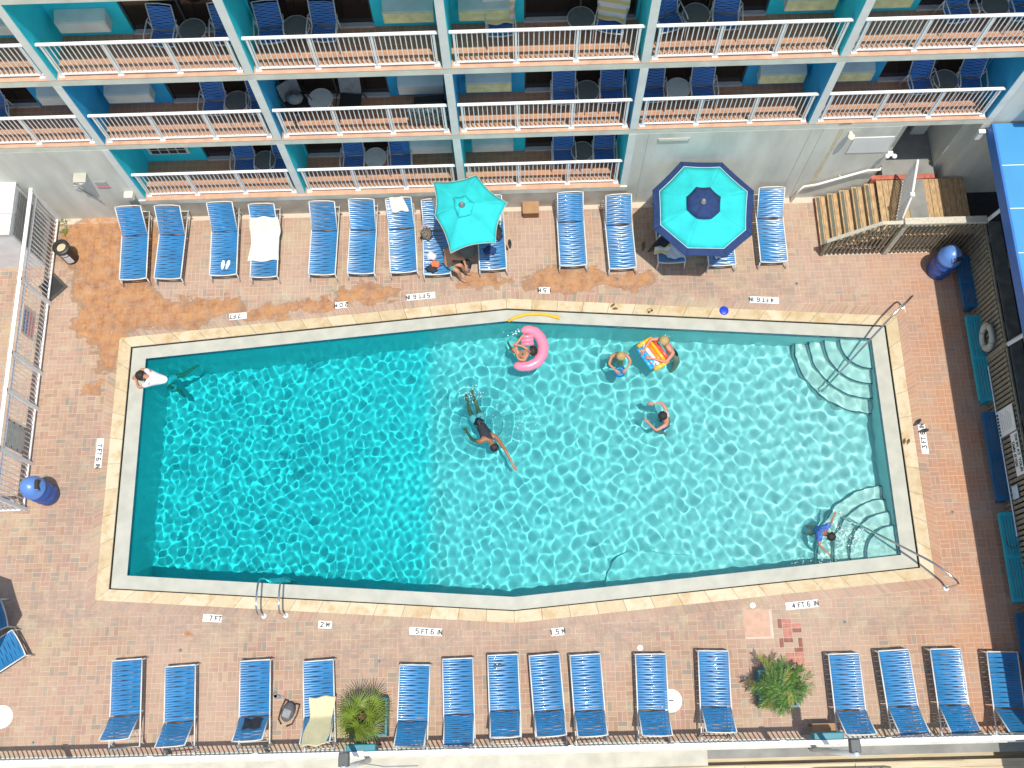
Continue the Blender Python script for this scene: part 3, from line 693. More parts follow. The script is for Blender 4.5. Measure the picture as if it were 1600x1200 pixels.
t = thing('wall_sign', 'small faded grey and red notice on the left grey wall', 'sign', (-0.68, -0.004, 1.72)); MB().box(-0.14, 0.14, -0.012, 0, -0.02, 0.16).build('panel', M['grey_sign'], t); MB().box(-0.15, 0.15, -0.014, 0, -0.13, -0.06).build('panel', M['pink_ink'], t)
t = thing('wall_handrail', 'white metal handrail rising along the wall beside the timber stairs', 'handrail', (16.3, -0.1, 0))
MB().tube([(0.05, -0.02, 0.0), (0.12, 0, 0.55), (0.2, 0, 0.78), (0.5, 0, 0.86), (1.55, 0, 1.5), (1.85, 0, 1.52), (1.88, 0.09, 1.52)], 0.028, 8).build('rail', M['white'], t, smooth=True)
MB().tube([(1.0, 0, 1.16), (1.0, 0.1, 1.1)], 0.014, 6).build('bracket', M['white'], t)
t = thing('downpipe', 'white capped pipe end at the blue roof corner', 'pipe', (19.95, -0.04, 3.0)); MB().box(-0.06, 0.06, -0.08, 0, -0.18, 0.12).build('pipe', M['white'], t, bevel=0.01); MB().box(-0.075, 0.075, -0.095, 0.0, 0.121, 0.15).build('cap', M['white'], t)
t = thing('awning', 'small bright cyan window shade on the wall above the blue roof', 'awning', (20.95, 0, 3.95)); MB().box(-0.35, 0.9, -0.25, 0, -0.05, 0.12).build('panel', mat('cyan_awning', (0.01, 0.5, 0.75), 0.6), t); MB().box(-0.35, 0.9, -0.26, -0.251, -0.07, -0.05).build('trim', M['white'], t)
M['seam'] = mat('wall_seam', (0.36, 0.36, 0.33), 0.9, 0.2, 6)
for x in (16.05, 16.32, 12.36): MB().box(x, x+0.012, -0.0025, 0.001, 0.0, 3.29).build('wall_seam', M['seam'], bld, loc=(-8, 0, 0))
M['streak'] = mat('rusty_streak', (0.56, 0.49, 0.33), 0.9, 0.22, 3, streak=(12, 1, 1.5))
MB().add([(16.70, -0.002, 3.28), (16.80, -0.002, 3.28), (16.77, -0.002, 1.9), (16.78, -0.002, 0.6), (16.70, -0.002, 0.3), (16.66, -0.002, 1.4), (16.70, -0.002, 2.3)], [(6, 5, 4, 3, 2, 1, 0)]).build('rust_streak', M['streak'], bld, loc=(-8, 0, 0))
# rust run below the right-hand railing
MB().box(16.62, 16.9, -0.012, 0.0005, FZ['mid']-0.02, FZ['mid']+0.004).build('rust_patch', M['rust'], bld, loc=(-8, 0, 0))

# ------------------------------------------------------------------ balcony furniture
ch_strap = []
for k in range(2):
    mb = MB(); n = 8
    for i in range(n+1):
        u = -1+2*i/n; x = 0.24*u
        for dy, dz in ((-0.016, 0), (0, 0.006), (0.016, 0)): mb.v.append((x, dy+0.004*sin(u*5+k*pi), dz-0.022*(1-u*u)))
    for i in range(n):
        for q in range(2): a = i*3+q; mb.f.append((a, a+3, a+4, a+1))
    ch_strap.append(mb.mesh('strap', M['strap_shade'], True))
def make_chair(label):
    t = thing('strap_chair', label, 'chair', (0, 0, 0), 0, 'blue strap chairs on the balconies')
    for k in range(9): inst(ch_strap[k % 2], 'strap', t, (0, -0.20+k*0.040, 0.40-k*0.004), (RAD(-5), 0, 0))
    for k in range(13):
        s = 0.04*k; inst(ch_strap[k % 2], 'strap', t, (0, 0.145+s*0.36, 0.42+s*0.93), (RAD(69), 0, 0))
    for s in (-1, 1):
        MB().tube([(s*0.255, -0.24, 0.40), (s*0.255, 0.12, 0.38), (s*0.255, 0.155, 0.42), (s*0.255, 0.345, 0.93)], 0.014, 6).build('side_frame', M['frame'], t, smooth=True)
        MB().tube([(s*0.29, -0.26, 0.0), (s*0.295, -0.23, 0.60), (s*0.295, -0.17, 0.63), (s*0.295, 0.18, 0.63), (s*0.28, 0.24, 0.62)], 0.014, 6).build('arm', M['frame'], t, smooth=True)
        MB().tube([(s*0.28, 0.16, 0.60), (s*0.285, 0.28, 0.0)], 0.013, 6).build('leg', M['frame'], t, smooth=True)
    MB().tube([(-0.255, -0.24, 0.40), (0, -0.255, 0.385), (0.255, -0.24, 0.40)], 0.014, 6).build('front_bar', M['frame'], t, smooth=True)
    MB().tube([(-0.255, 0.345, 0.93), (0, 0.355, 0.94), (0.255, 0.345, 0.93)], 0.014, 6).build('top_bar', M['frame'], t, smooth=True)
    return t
def make_table(label, m):
    t = thing('side_table', label, 'table', (0, 0, 0), 0, 'round balcony tables')
    MB().lathe([(0, 0.58), (0.262, 0.58), (0.27, 0.588), (0.262, 0.602), (0.252, 0.598), (0, 0.598)], 0, 0, 28).build('table_top', m, t, smooth=False)
    MB().lathe([(0.255, 0.572), (0.275, 0.58), (0.277, 0.595), (0.268, 0.604), (0.262, 0.599)], 0, 0, 28).build('rim', M['frame'], t, smooth=True)
    for k in range(3):
        a = 2*pi*k/3+0.4; MB().tube([(0.12*cos(a), 0.12*sin(a), 0.575), (0.24*cos(a), 0.24*sin(a), 0.0)], 0.012, 6).build('leg', M['frame'], t, smooth=True)
    return t
side = {0: 'left', 1: 'right'}
def L(level, i, s, extra=''): return 'blue strap chair %s of the table, %s %s balcony%s' % (side[s], bayword[i], lvl_name[level], extra)
CH = [('top', 0, 2.34, 0, -6), ('top', 0, 3.62, 1, 4), ('top', 1, 0.50, 0, 5), ('top', 1, 1.56, 1, -3), ('top', 2, 1.10, 0, 3), ('top', 2, 3.30, 1, -14),
      ('top', 3, 0.46, 0, 18), ('top', 3, 1.60, 1, -4), ('top', 4, 2.22, 0, 8), ('top', 4, 3.5, 1, 5),
      ('mid', -1, 1.75, 0, 12), ('mid', 0, 2.64, 0, -3), ('mid', 0, 3.70, 1, 5), ('mid', 2, 2.45, 0, 0), ('mid', 2, 3.52, 1, 0), ('mid', 3, 0.42, 0, 0), ('mid', 3, 1.54, 1, 2),
      ('mid', 4, 2.38, 0, 6), ('mid', 4, 3.47, 1, -4), ('low', 0, 2.64, 0, 0), ('low', 0, 3.62, 1, 0), ('low', 1, 1.34, 0, -3), ('low', 1, 2.50, 1, 2), ('low', 2, 2.52, 0, 0), ('low', 2, 3.52, 1, 0)]
proto_ch = None; chairs = {}
for lv, i, dx, s, rz in CH:
    ex = ' under a towel' if (lv, i) == ('top', 2) else ''
    lab = L(lv, i, s, ex)
    if proto_ch is None: proto_ch = make_chair(lab); c = proto_ch
    else: c = dup(proto_ch, label=lab)
    c.location = (4*i+dx, 0.69, FZ[lv]+0.004); c.rotation_euler = (0, 0, RAD(rz)); chairs[(lv, i, s)] = c
TB = [('top', 0, 2.98, 0), ('top', 1, 1.04, 0), ('top', 2, 2.70, 0), ('top', 3, 0.98, 0), ('top', 4, 2.88, 0), ('mid', 0, 3.19, 0), ('mid', 1, 1.05, 1), ('mid', 2, 2.95, 0), ('mid', 3, 0.96, 1),
      ('mid', 4, 2.86, 0), ('low', 0, 3.18, 0), ('low', 1, 1.90, 1), ('low', 2, 2.97, 0)]
pt = {}
for lv, i, dx, w in TB:
    lab = 'round %s side table on the %s %s balcony' % ('pale-topped' if w else 'dark grey', bayword[i], lvl_name[lv])
    if w not in pt: pt[w] = make_table(lab, M['tabletop_w'] if w else M['tabletop']); c = pt[w]
    else: c = dup(pt[w], label=lab)
    c.location = (4*i+dx, 0.64 if lv != 'top' else 0.66, FZ[lv]+0.004)
# striped towels over the backs of two top-row chairs
def stripe_mat(name, a, b, sc_):
    m = bpy.data.materials.new(name); m.use_nodes = True; t = m.node_tree; p = t.nodes['Principled BSDF']
    at = N(t, 'ShaderNodeAttribute'); at.attribute_name = 's'
    w = math_(t, 'SINE', math_(t, 'MULTIPLY', at.outputs['Fac'], sc_)); f = maprange(t, w, -0.1, 0.3)
    t.links.new(mixc(t, f, a, b), p.inputs['Base Color']); p.inputs['Roughness'].default_value = 0.95; return m
M['stripe'] = stripe_mat('striped_towel', (0.74, 0.72, 0.66), (0.72, 0.55, 0.24), 34)
def cloth(name, pts, w0, w1, m, parent=None, seed=1, thick=0.012, nu=26, nv=34, wr=0.02, skew=0.0):
    """a cloth following the profile pts (y, z) from end to end, w0..w1 wide in x, with folds"""
    L_ = [0]
    for a, b in zip(pts, pts[1:]): L_.append(L_[-1]+math.hypot(b[0]-a[0], b[1]-a[1]))
    r = random.Random(seed); ph = [r.uniform(0, 6.28) for _ in range(8)]
    vs = []; ss = []
    for j in range(nv+1):
        s = L_[-1]*j/nv; y = float(np.interp(s, L_, [p[0] for p in pts])); z = float(np.interp(s, L_, [p[1] for p in pts]))
        for i in range(nu+1):
            u = i/nu; x = w0+(w1-w0)*u + skew*(s/L_[-1]-0.5) + 0.025*sin(s*7+ph[0])*(1 if u > 0.5 else -1)*abs(u-0.5)*2
            edge = 0.02*sin(u*9+ph[1])*(1 if j > nv/2 else -1)
            h = wr*(0.5+0.5*sin(u*14+s*3+ph[2]))*(0.5+0.5*sin(s*9+u*4+ph[3])) + wr*0.6*abs(sin(u*6+s*11+ph[4]))*0.7
            vs.append((x, y+edge*(abs(j/nv-0.5)*2)**4, z+h+0.008)); ss.append(s)
    n = nu+1; fs = [(j*n+i, j*n+i+1, (j+1)*n+i+1, (j+1)*n+i) for j in range(nv) for i in range(nu)]
    o = MB().add(vs, fs).build(name, m, parent, smooth=True)
    at = o.data.attributes.new('s', 'FLOAT', 'POINT'); at.data.foreach_set('value', ss)
    so = o.modifiers.new('thickness', 'SOLIDIFY'); so.thickness = thick; so.offset = 0
    return o
for k, (key, rz) in enumerate(((('top', 2, 0), 3), (('top', 2, 1), -14))):
    c = chairs[key]
    o = cloth('towel', [(0.0, 0.43), (0.13, 0.45), (0.22, 0.62), (0.33, 0.97), (0.37, 0.97), (0.37, 0.55)], -0.30, 0.30, M['stripe'], None, 5+k, wr=0.015)
    o.location = c.location; o.rotation_euler = (0, 0, RAD(rz))
    tag(o, ('striped towel over the chair beside the yellowed air conditioner in the top row', 'striped towel over the right chair of the third top-row balcony')[k], 'towel', 'striped towels on the balcony chairs')
# black folded things on the second middle-row balcony
def make_black_chair(label):
    t = thing('mesh_chair', label, 'chair', (0, 0, 0), 0, 'black chairs on the second middle-row balcony')
    MB().box(-0.24, 0.24, -0.24, 0.2, 0.40, 0.42).build('seat', M['black'], t, bevel=0.01)
    mb = MB(); mb.add([(-0.24, 0.2, 0.44), (0.24, 0.2, 0.44), (0.24, 0.32, 0.88), (-0.24, 0.32, 0.88), (-0.24, 0.22, 0.44), (0.24, 0.22, 0.44), (0.24, 0.34, 0.88), (-0.24, 0.34, 0.88)], [(0, 1, 2, 3), (7, 6, 5, 4), (0, 4, 5, 1), (1, 5, 6, 2), (2, 6, 7, 3), (3, 7, 4, 0)]); mb.build('backrest', M['grey'], t)
    for s in (-1, 1):
        MB().tube([(s*0.27, -0.3, 0), (s*0.27, -0.24, 0.6), (s*0.27, 0.26, 0.6)], 0.013, 6).build('arm', M['black'], t)
        MB().tube([(s*0.26, 0.2, 0.42), (s*0.27, 0.36, 0)], 0.013, 6).build('leg', M['black'], t)
    return t
c = make_black_chair('black chair left of the pale table on the second middle-row balcony'); c.location = (4.50, 0.66, FZ['mid']); c.rotation_euler = (0, 0, RAD(35))
c = dup(c, (5.68, 0.68, FZ['mid']), RAD(-4), 'black chair right of the pale table on the second middle-row balcony')
t = thing('duffel_bag', 'dark bag on the black chair of the second middle-row balcony', 'bag', (4.46, 0.72, FZ['mid']+0.43)); MB().ball((0, 0, 0.12), (0.2, 0.16, 0.13)).build('body', M['grey'], t, smooth=True); MB().tube([(-0.1, 0, 0.22), (0, 0, 0.32), (0.1, 0, 0.22)], 0.012, 6).build('handle', M['black'], t)
chk = bpy.data.materials.new('black_patterned'); chk.use_nodes = True; tt = chk.node_tree; ck = N(tt, 'ShaderNodeTexVoronoi'); ck.inputs['Scale'].default_value = 16; g_ = N(tt, 'ShaderNodeNewGeometry'); tt.links.new(g_.outputs['Position'], ck.inputs['Vector'])
tt.links.new(mixc(tt, maprange(tt, ck.outputs['Distance'], 0.35, 0.55), (0.015, 0.02, 0.025), (0.12, 0.16, 0.16)), tt.nodes['Principled BSDF'].inputs['Base Color']); M['chk'] = chk
mb = MB(); n = 24
for j in range(2):
    for i in range(n+1): mb.v.append((6.98+0.93*i/n, 0.22+0.02*sin(i*1.1), FZ['mid']+(0.12, 0.86)[j]))
for i in range(n): mb.f.append((i, i+1, n+1+i+1, n+1+i))
o = mb.build('beach_towel', M['chk'], None, smooth=True); o.modifiers.new('th', 'SOLIDIFY').thickness = 0.012; tag(o, 'black and grey patterned cloth hung behind the second middle-row railing', 'towel')
t = thing('folded_stroller', 'black folded stroller leaning behind the patterned cloth on the balcony', 'stroller', (7.5, 0.6, FZ['mid'])); MB().box(-0.4, 0.3, -0.12, 0.12, 0.1, 0.5).build('seat', M['black'], t, bevel=0.05); MB().tube([(0.25, 0, 0.3), (0.36, 0.05, 0.75), (0.42, 0.1, 0.98)], 0.013, 6).build('handle', M['grey'], t)
for s in (-1, 1): MB().tube([(0.25+0.08*cos(a), s*0.14, 0.09+0.08*sin(a)) for a in np.linspace(0, 2*pi, 14)], 0.014, 6).build('wheel', M['black'], t)

# ------------------------------------------------------------------ fences
# left: white picket fence with two sign panels
fx = -2.45; LP = [-0.04, -2.36, -4.21, -5.11, -6.47, -7.57]
lf = thing('picket_fence', 'tall white picket fence along the left edge of the deck', 'fence', (fx, -3.8, 0))
H = 1.6
MB().box(-0.045, 0.045, -3.77, 3.76, H, H+0.045).build('top_rail', M['white'], lf, bevel=0.008)
MB().box(-0.02, 0.02, -3.77, 3.76, H-0.26, H-0.22).build('upper_rail', M['white'], lf); MB().box(-0.02, 0.02, -3.77, 3.76, 0.10, 0.14).build('bottom_rail', M['white'], lf)
for y in LP: MB().box(-0.045, 0.045, y+3.8-0.045, y+3.8+0.045, 0, H+0.06).build('post', M['white_fence'], lf, bevel=0.006)
pk = MB().box(-0.009, 0.009, -0.009, 0.009, 0.14, H-0.22).mesh('picket', M['white_fence'])
y = LP[-1]+0.11
while y < LP[0]-0.05:
    if min(abs(y-q) for q in LP) > 0.05: inst(pk, 'picket', lf, (0, y+3.8, 0))
    y += 0.112
gt = thing('gate', 'short white fence return running left from the blue bin', 'gate', (fx-1.0, -7.6, 0))
MB().box(-1.0, 0.94, -0.035, 0.035, H-0.04, H+0.005).build('top_rail', M['white'], gt); MB().box(-1.0, 0.94, -0.02, 0.02, 0.10, 0.14).build('bottom_rail', M['white'], gt)
for k in range(17): inst(pk, 'picket', gt, (-0.95+k*0.112, 0, 0))
t = thing('fence_sign', 'blue and red lettered notice on the left fence', 'sign', (fx+0.03, -3.25, 1.0)); MB().box(-0.004, 0.004, -0.36, 0.36, -0.3, 0.34).build('panel', mat('pale_panel', (0.60, 0.52, 0.46), 0.6, 0.1, 6), t)
for r in range(4):
    xo = -0.30
    for k in range(7):
        wd = random.uniform(0.04, 0.1); MB().box(0.005, 0.008, xo, xo+wd, 0.2-r*0.14, 0.27-r*0.14).build('print_mark', M['blue_ink'] if r < 2 else M['pink_ink'], t); xo += wd+0.02
        if xo > 0.26: break
t = thing('fence_sign', 'grey board with dark corner marks on the left fence', 'sign', (fx+0.03, -6.05, 1.0)); MB().box(-0.004, 0.004, -0.33, 0.33, -0.46, 0.40).build('panel', M['grey_sign'], t)
for r in range(9): MB().box(0.005, 0.007, -0.28, 0.28-random.random()*0.2, 0.30-r*0.08, 0.315-r*0.08).build('print_mark', M['faint'], t)
for a in (-0.30, 0.27):
    for z_ in (-0.44, -0.2, 0.1, 0.36): MB().box(0.005, 0.008, a, a+0.05, z_, z_+0.04).build('corner_mark', M['black'], t)
# bottom: white-railed fence with grey slats
bf = thing('picket_fence', 'long white-topped railing along the bottom edge of the deck', 'fence', (8, -13.16, 0))
HB = 1.22
MB().box(-20, 14, -0.045, 0.045, HB, HB+0.05).build('top_rail', M['white'], bf, bevel=0.01)
MB().box(-20, 14, -0.018, 0.018, 0.09, 0.125).build('bottom_rail', M['white_fence'], bf)
pk2 = MB().box(-0.011, 0.011, -0.011, 0.011, 0.125, HB).mesh('picket', M['white_fence'])
x = -12.0; BP = [k*2.19-11.0 for k in range(12)]
for q in BP: MB().box(q-0.04, q+0.04, -0.04, 0.04, 0.02, HB+0.002).build('post', M['white_fence'], bf); MB().box(q-0.06, q+0.06, -0.06, 0.06, HB+0.01, HB+0.058).build('rail_joint', M['white'], bf)
while x < 13:
    if min(abs(x-q) for q in BP) > 0.06: inst(pk2, 'picket', bf, (x, 0, 0))
    x += 0.105
# right: weathered timber fence
rf = thing('timber_fence', 'tall weathered timber slat fence behind the benches under the blue roof', 'fence', (20.46, -7.0, 0))
HR = 1.42
MB().box(0.07, 0.36, -6.2, 5.45, HR+0.02, HR+0.07).build('cap_board', mat('dark_cap_board', (0.12, 0.12, 0.10), 0.85, 0.3, 4, bump=0.4), rf)
MB().box(0.0, 0.035, -6.2, 5.40, HR-0.02, HR+0.035).build('top_rail', M['wood'], rf); MB().box(0.02, 0.05, -6.2, 5.40, 0.18, 0.26).build('bottom_rail', M['wood'], rf)
MB().box(0.02, 0.05, -6.2, 5.40, 1.2, 1.28).build('upper_rail', M['wood'], rf)
pk3 = MB().box(-0.02, 0.018, -0.035, 0.035, 0.04, HR-0.022).mesh('slat', M['wood'])
y = -6.1
while y < 5.35: inst(pk3, 'slat', rf, (0, y, 0)); y += 0.118
for k in range(6): MB().box(0.055, 0.15, -6.0+k*2.2, -5.9+k*2.2, 0, HR+0.018).build('post', M['wood'], rf)
# timber stairs, landing and the stair fence
stt = thing('timber_stairs', 'timber steps with dark grip strips rising to the passage', 'stairs', (16.93, -0.8, 0))
SY0, SY1 = -0.78, 0.74
for k in range(5):
    x0 = 0.265*k; z = 0.15*(k+1)
    MB().box(x0+0.02, x0+0.045, SY0, SY1, z-0.15+0.002, z-0.028).build('riser', M['red_edge'] if k == 0 else M['wood2'], stt)
    for q in range(2): MB().box(x0+q*0.145, x0+0.138+q*0.145, SY0, SY1, z-0.027, z).build('tread_board', M['wood2'], stt, bevel=0.004)
    MB().box(x0+0.03, x0+0.11, SY0+0.05, SY1-0.04, z+0.0005, z+0.004).build('grip_strip', M['grip'], stt)
MB().box(0.0, 1.32, SY0+0.001, SY0+0.04, 0.0, 0.11).build('stringer', M['wood'], stt)
ld = thing('timber_landing', 'timber board landing in front of the passage', 'landing', (18.25, -0.8, 0.9))
k = 0; x = 0.0
while x < 2.1:
    MB().box(x, x+0.137, SY0, SY1, -0.03, 0.0+random.uniform(-0.002, 0.002)).build('board', M['wood2'], ld, bevel=0.004); x += 0.145
MB().box(0.02, 2.15, SY0+0.02, SY0+0.06, -0.9, -0.031).build('joist', M['wood'], ld);
MB().box(-0.11, 1.46, 0.76, 0.88, -0.9, 0.006).build('threshold', M['red_edge'], ld)
MB().box(0.72, 1.16, SY0+0.1, SY1, 0.004, 0.012).build('door_mat', M['grey_conc'], ld)
sf = thing('timber_fence', 'timber slat railing beside the stairs and landing', 'fence', (16.93, -1.62, 0))
def zr(x): return 0.62+max(0, min(x, 1.15))*0.86 if x < 1.2 else 1.66
for k in range(32):
    x = 0.02+k*0.108
    top = (0.72+x*0.80 if x < 1.2 else 1.68) if x < 1.55 else 1.70
    MB().box(x-0.018, x+0.018, -0.02, 0.012, 0.03, top).build('slat', M['wood'], sf)
mb = MB(); mb.add([(-0.05, -0.045, 0.76), (1.02, -0.045, 1.69), (1.5, -0.045, 1.69), (1.5, 0.045, 1.69), (1.02, 0.045, 1.69), (-0.05, 0.045, 0.76), (-0.05, -0.045, 0.80), (1.02, -0.045, 1.73), (1.5, -0.045, 1.73), (1.5, 0.045, 1.73), (1.02, 0.045, 1.73), (-0.05, 0.045, 0.80)],
   [(6, 7, 10, 11), (7, 8, 9, 10), (0, 1, 7, 6), (1, 2, 8, 7), (2, 3, 9, 8), (3, 4, 10, 9), (4, 5, 11, 10), (5, 0, 6, 11), (5, 4, 1, 0), (4, 3, 2, 1)])
mb.build('hand_rail', M['woodcap'], sf)
MB().box(1.52, 3.45, -0.09, 0.08, 1.72, 1.80).build('cap_board', M['woodcap'], sf, bevel=0.006)
MB().box(1.55, 1.66, -0.05, 0.05, 0.0, 1.719).build('post', M['woodcap'], sf); MB().box(-0.02, 0.06, -0.04, 0.04, 0.0, 0.76).build('post', M['wood'], sf)
MB().box(0.1, 3.45, 0.013, 0.04, 0.3, 0.38).build('lower_rail', M['wood'], sf); MB().box(1.3, 3.45, 0.013, 0.04, 1.3, 1.38).build('upper_rail', M['wood'], sf)
# white gate across the landing
wg = thing('white_gate', 'white railing gate standing across the timber landing', 'gate', (18.62, -0.1, 0.9))
GA = Vector((0.26, -0.05, 0)); GB = Vector((-0.10, -1.30, 0)); gd = (GB-GA)
mb = MB().tube([GA+Vector((0, 0, 1.12)), GA.lerp(GB, 0.72)+Vector((0, 0, 1.12))], 0.03, 6); mb.build('top_rail', M['white'], wg)
MB().tube([GA.lerp(GB, 0.74)+Vector((0, 0, 1.10)), GB+Vector((0, 0, 0.62))], 0.026, 6).build('sloped_rail', M['white_fence'], wg)
MB().box(-0.05, 0.05, -0.05, 0.05, 0, 0.08, Matrix.Translation(GA.lerp(GB, 0.73)+Vector((0, 0, 1.08)))).build('post_cap', M['white'], wg)
MB().tube([GA+Vector((0, 0, 0.1)), GB+Vector((0, 0, 0.1))], 0.02, 6).build('bottom_rail', M['white_fence'], wg)
for f in (0, 0.73, 1): p = GA.lerp(GB, f); MB().tube([p, p+Vector((0, 0, 1.1 if f < 1 else 0.64))], 0.026, 6).build('post', M['white_fence'], wg)
for k in range(1, 15):
    f = k/15; p = GA.lerp(GB, f); h = 1.1 if f < 0.73 else 1.1-(f-0.73)*1.7
    MB().tube([p+Vector((0, 0, 0.1)), p+Vector((0, 0, h))], 0.024, 5).build('baluster', M['white_fence'], wg)
# blue roof on the right
rt = thing('blue_roof', 'blue flat canopy roof with pale seams along the right edge', 'roof', (20.06, -7, 3.4))
RX0 = 0.0
for k in range(8):
    y1 = 6.95-k*1.06*1.0; y0 = y1-1.06
    MB().box(0.05, 7, y0+0.008, y1-0.008, -0.06, 0.0).build('roof_panel', M['roof'], rt)
    MB().box(0.05, 7, y0-0.008, y0+0.008, -0.06, 0.005).build('seam', M['white_fence'], rt)
MB().box(0.05, 7, -9.5, 6.95-8*1.06-0.01, -0.06, 0.0).build('roof_panel', M['roof'], rt)
MB().box(0.0, 0.05, -9.5, 6.95, -0.34, 0.012).build('fascia', M['roof_edge'], rt)
MB().box(0.05, 7, -9.5, 6.94, -0.10, -0.065).build('soffit', M['roof_shade'], rt)
for y0, x1 in ((5.45, 0.8), (2.35, 0.8)):
    MB().tube([(0.42, y0, -1.9), (0.62, y0+0.02, -0.75), (1.0, y0+0.05, -0.12)], 0.055, 4).build('brace', M['white_fence'], rt)
    MB().box(0.36, 0.46, y0-0.05, y0+0.05, -3.4, -1.9).build('post', M['wood'], rt)
df = struct(MB().box(20.72, 30, -13, -0.01, -0.3, 0.004).build('floor', M['roof_shade']))
t = thing('junction_box', 'small grey box lamp on the ground under the blue roof', 'lamp', (21.1, -2.35, 0)); MB().box(-0.09, 0.09, -0.12, 0.12, 0.004, 1.3).build('box', M['grey_conc'], t); MB().box(-0.06, 0.06, -0.08, 0.08, 1.3, 1.33).build('lid', M['grey'], t)
# benches against the fence
def bench(y0, y1, m, label):
    t = thing('bench', label, 'bench', (20.29, (y0+y1)/2, 0), 0, 'slatted benches along the timber fence'); h = (y1-y0)/2
    for k in range(5):
        x = -0.155+k*0.0685
        MB().box(x, x+0.052, -h+0.03, h-0.03, 0.42, 0.445).build('slat', m, t, bevel=0.004)
    nb = 3 if h < 1.2 else 4
    for k in range(nb):
        y = -h+k*(2*h-0.09)/(nb-1); MB().box(-0.165, 0.175, y, y+0.09, 0.405, 0.449).build('cross_bar', m, t, bevel=0.005)
        MB().box(-0.02, 0.16, y+0.02, y+0.07, 0.0, 0.404).build('leg', m, t)
    MB().box(-0.17, -0.158, -h+0.02, h-0.02, 0.34, 0.442).build('apron', m, t)
bench(-3.30, -1.95, M['bench_b'], 'dark blue slatted bench beside the right blue bin'); bench(-5.68, -3.52, M['bench_t'], 'turquoise slatted bench under the life ring')
bench(-8.06, -5.96, M['bench_b'], 'dark blue slatted bench below the swim warning sign'); bench(-10.35, -8.33, M['bench_t'], 'turquoise slatted bench with a fallen cord near the lower handrail'); bench(-12.6, -10.6, M['bench_b'], 'dark blue slatted bench in the lower right corner')
t = thing('white_pipe', 'thin white pipe running along the timber fence behind the benches', 'pipe', (20.415, -6.7, 0)); MB().tube([(0, -2.2, 0.50), (0, 1.85, 0.50)], 0.014, 6).build('pipe', M['white'], t); MB().box(-0.015, 0.02, -0.1, -0.06, 0.47, 0.53).build('clip', M['alu'], t)
t = thing('cord', 'thin dark cord hanging across the lower turquoise bench', 'cord', (20.3, -9.0, 0.455)); MB().tube([(-0.1, -0.1, 0), (0.0, -0.16, 0.01), (0.1, -0.1, 0.03), (0.14, 0.0, 0.2)], 0.006, 5).build('loop', M['black'], t); MB().tube([(-0.1, -0.1, 0), (-0.13, 0.02, -0.002)], 0.006, 5).build('end', M['black'], t)
t = thing('life_ring', 'white life ring hanging on the timber fence above the turquoise bench', 'life ring', (20.39, -4.22, 0.80))
mb = MB(); R0, r0, n, m_ = 0.245, 0.075, 36, 10
for i in range(n):
    for j in range(m_):
        a, b = 2*pi*i/n, 2*pi*j/m_; mb.v.append((-r0*0.8*sin(b)-0.03, (R0+r0*cos(b))*cos(a)*1.1, (R0+r0*cos(b))*sin(a)*1.1))
for i in range(n):
    for j in range(m_): mb.f.append((i*m_+j, ((i+1) % n)*m_+j, ((i+1) % n)*m_+(j+1) % m_, i*m_+(j+1) % m_))
mb.build('ring', M['cream'], t, smooth=True)
for k in range(4):
    a = pi/4+k*pi/2; MB().tube([(-0.03+0.085*sin(b), (0.27+0.09*cos(b))*cos(a), (0.27+0.09*cos(b))*sin(a)) for b in np.linspace(0, 2*pi, 12)], 0.006, 5).build('band', M['grey'], t)
MB().tube([(0.02, 0.28, 0.28), (-0.09, 0.0, 0.44), (0.02, -0.28, 0.28)], 0.007, 5).build('rope', M['grey'], t)
# signs on the timber fence (read from the pool, lettering runs along the fence)
def wall_sign(y, z, w, h, lines, label, size, m=M['sign']):
    t = thing('warning_sign', label, 'sign', (20.41, y, z)); MB().box(-0.012, 0.0, -w/2, w/2, -h/2, h/2).build('panel', m, t)
    for k, s in enumerate(lines):
        me = text_mesh(s, size, M['ink']); inst(me, 'lettering', t, (-0.014, 0, (len(lines)/2-0.5-k)*size*1.35), (RAD(90), 0, RAD(-90)))
    return t
wall_sign(-7.15, 1.20, 0.98, 0.36, ['SWIM AT YOUR', 'OWN RISK'], 'white sign lettered in two lines warning swimmers about risk', 0.135)
t = wall_sign(-6.32, 0.93, 0.62, 0.84, [], 'tall white pool rules board with dark marks along its lower edge', 0.1)
for k in range(7): MB().box(-0.016, -0.013, -0.27+k*0.078, -0.22+k*0.078, -0.40, -0.31).build('print_mark', M['ink'], t)
for k in range(6): MB().box(-0.015, -0.013, -0.22+0.03*(k % 2), 0.24-0.05*(k % 3), -0.2+k*0.09, -0.185+k*0.09).build('print_mark', M['faint'], t)
wall_sign(-7.95, 0.80, 0.30, 0.28, [], 'small pale blue plate on the timber fence', 0.1, mat('pale_blue_plate', (0.45, 0.6, 0.66), 0.5))
# white shed at the far left
sh = thing('storage_shed', 'white boarded box with louvred side against the wall at far left', 'shed', (-3.7, -0.68, 0))
MB().box(-1.2, 1.02, -0.66, 0.66, 0.0, 1.93).build('body', M['white_fence'], sh)
for k in range(10): MB().box(-1.2+k*0.225, -0.982+k*0.225, -0.10, 0.70, 1.94, 1.975).build('roof_board', M['shed'], sh); MB().box(-1.2+k*0.225, -0.982+k*0.225, -0.70, -0.16, 1.94, 1.975).build('roof_board', M['shed'], sh)
MB().box(-1.2, 1.06, -0.152, -0.108, 1.94, 1.99).build('ridge_strip', M['shed'], sh)
for k in range(14): MB().box(1.021, 1.04, -0.60, 0.55, 0.3+k*0.11, 0.36+k*0.11).build('louvre', M['grey_conc'], sh)
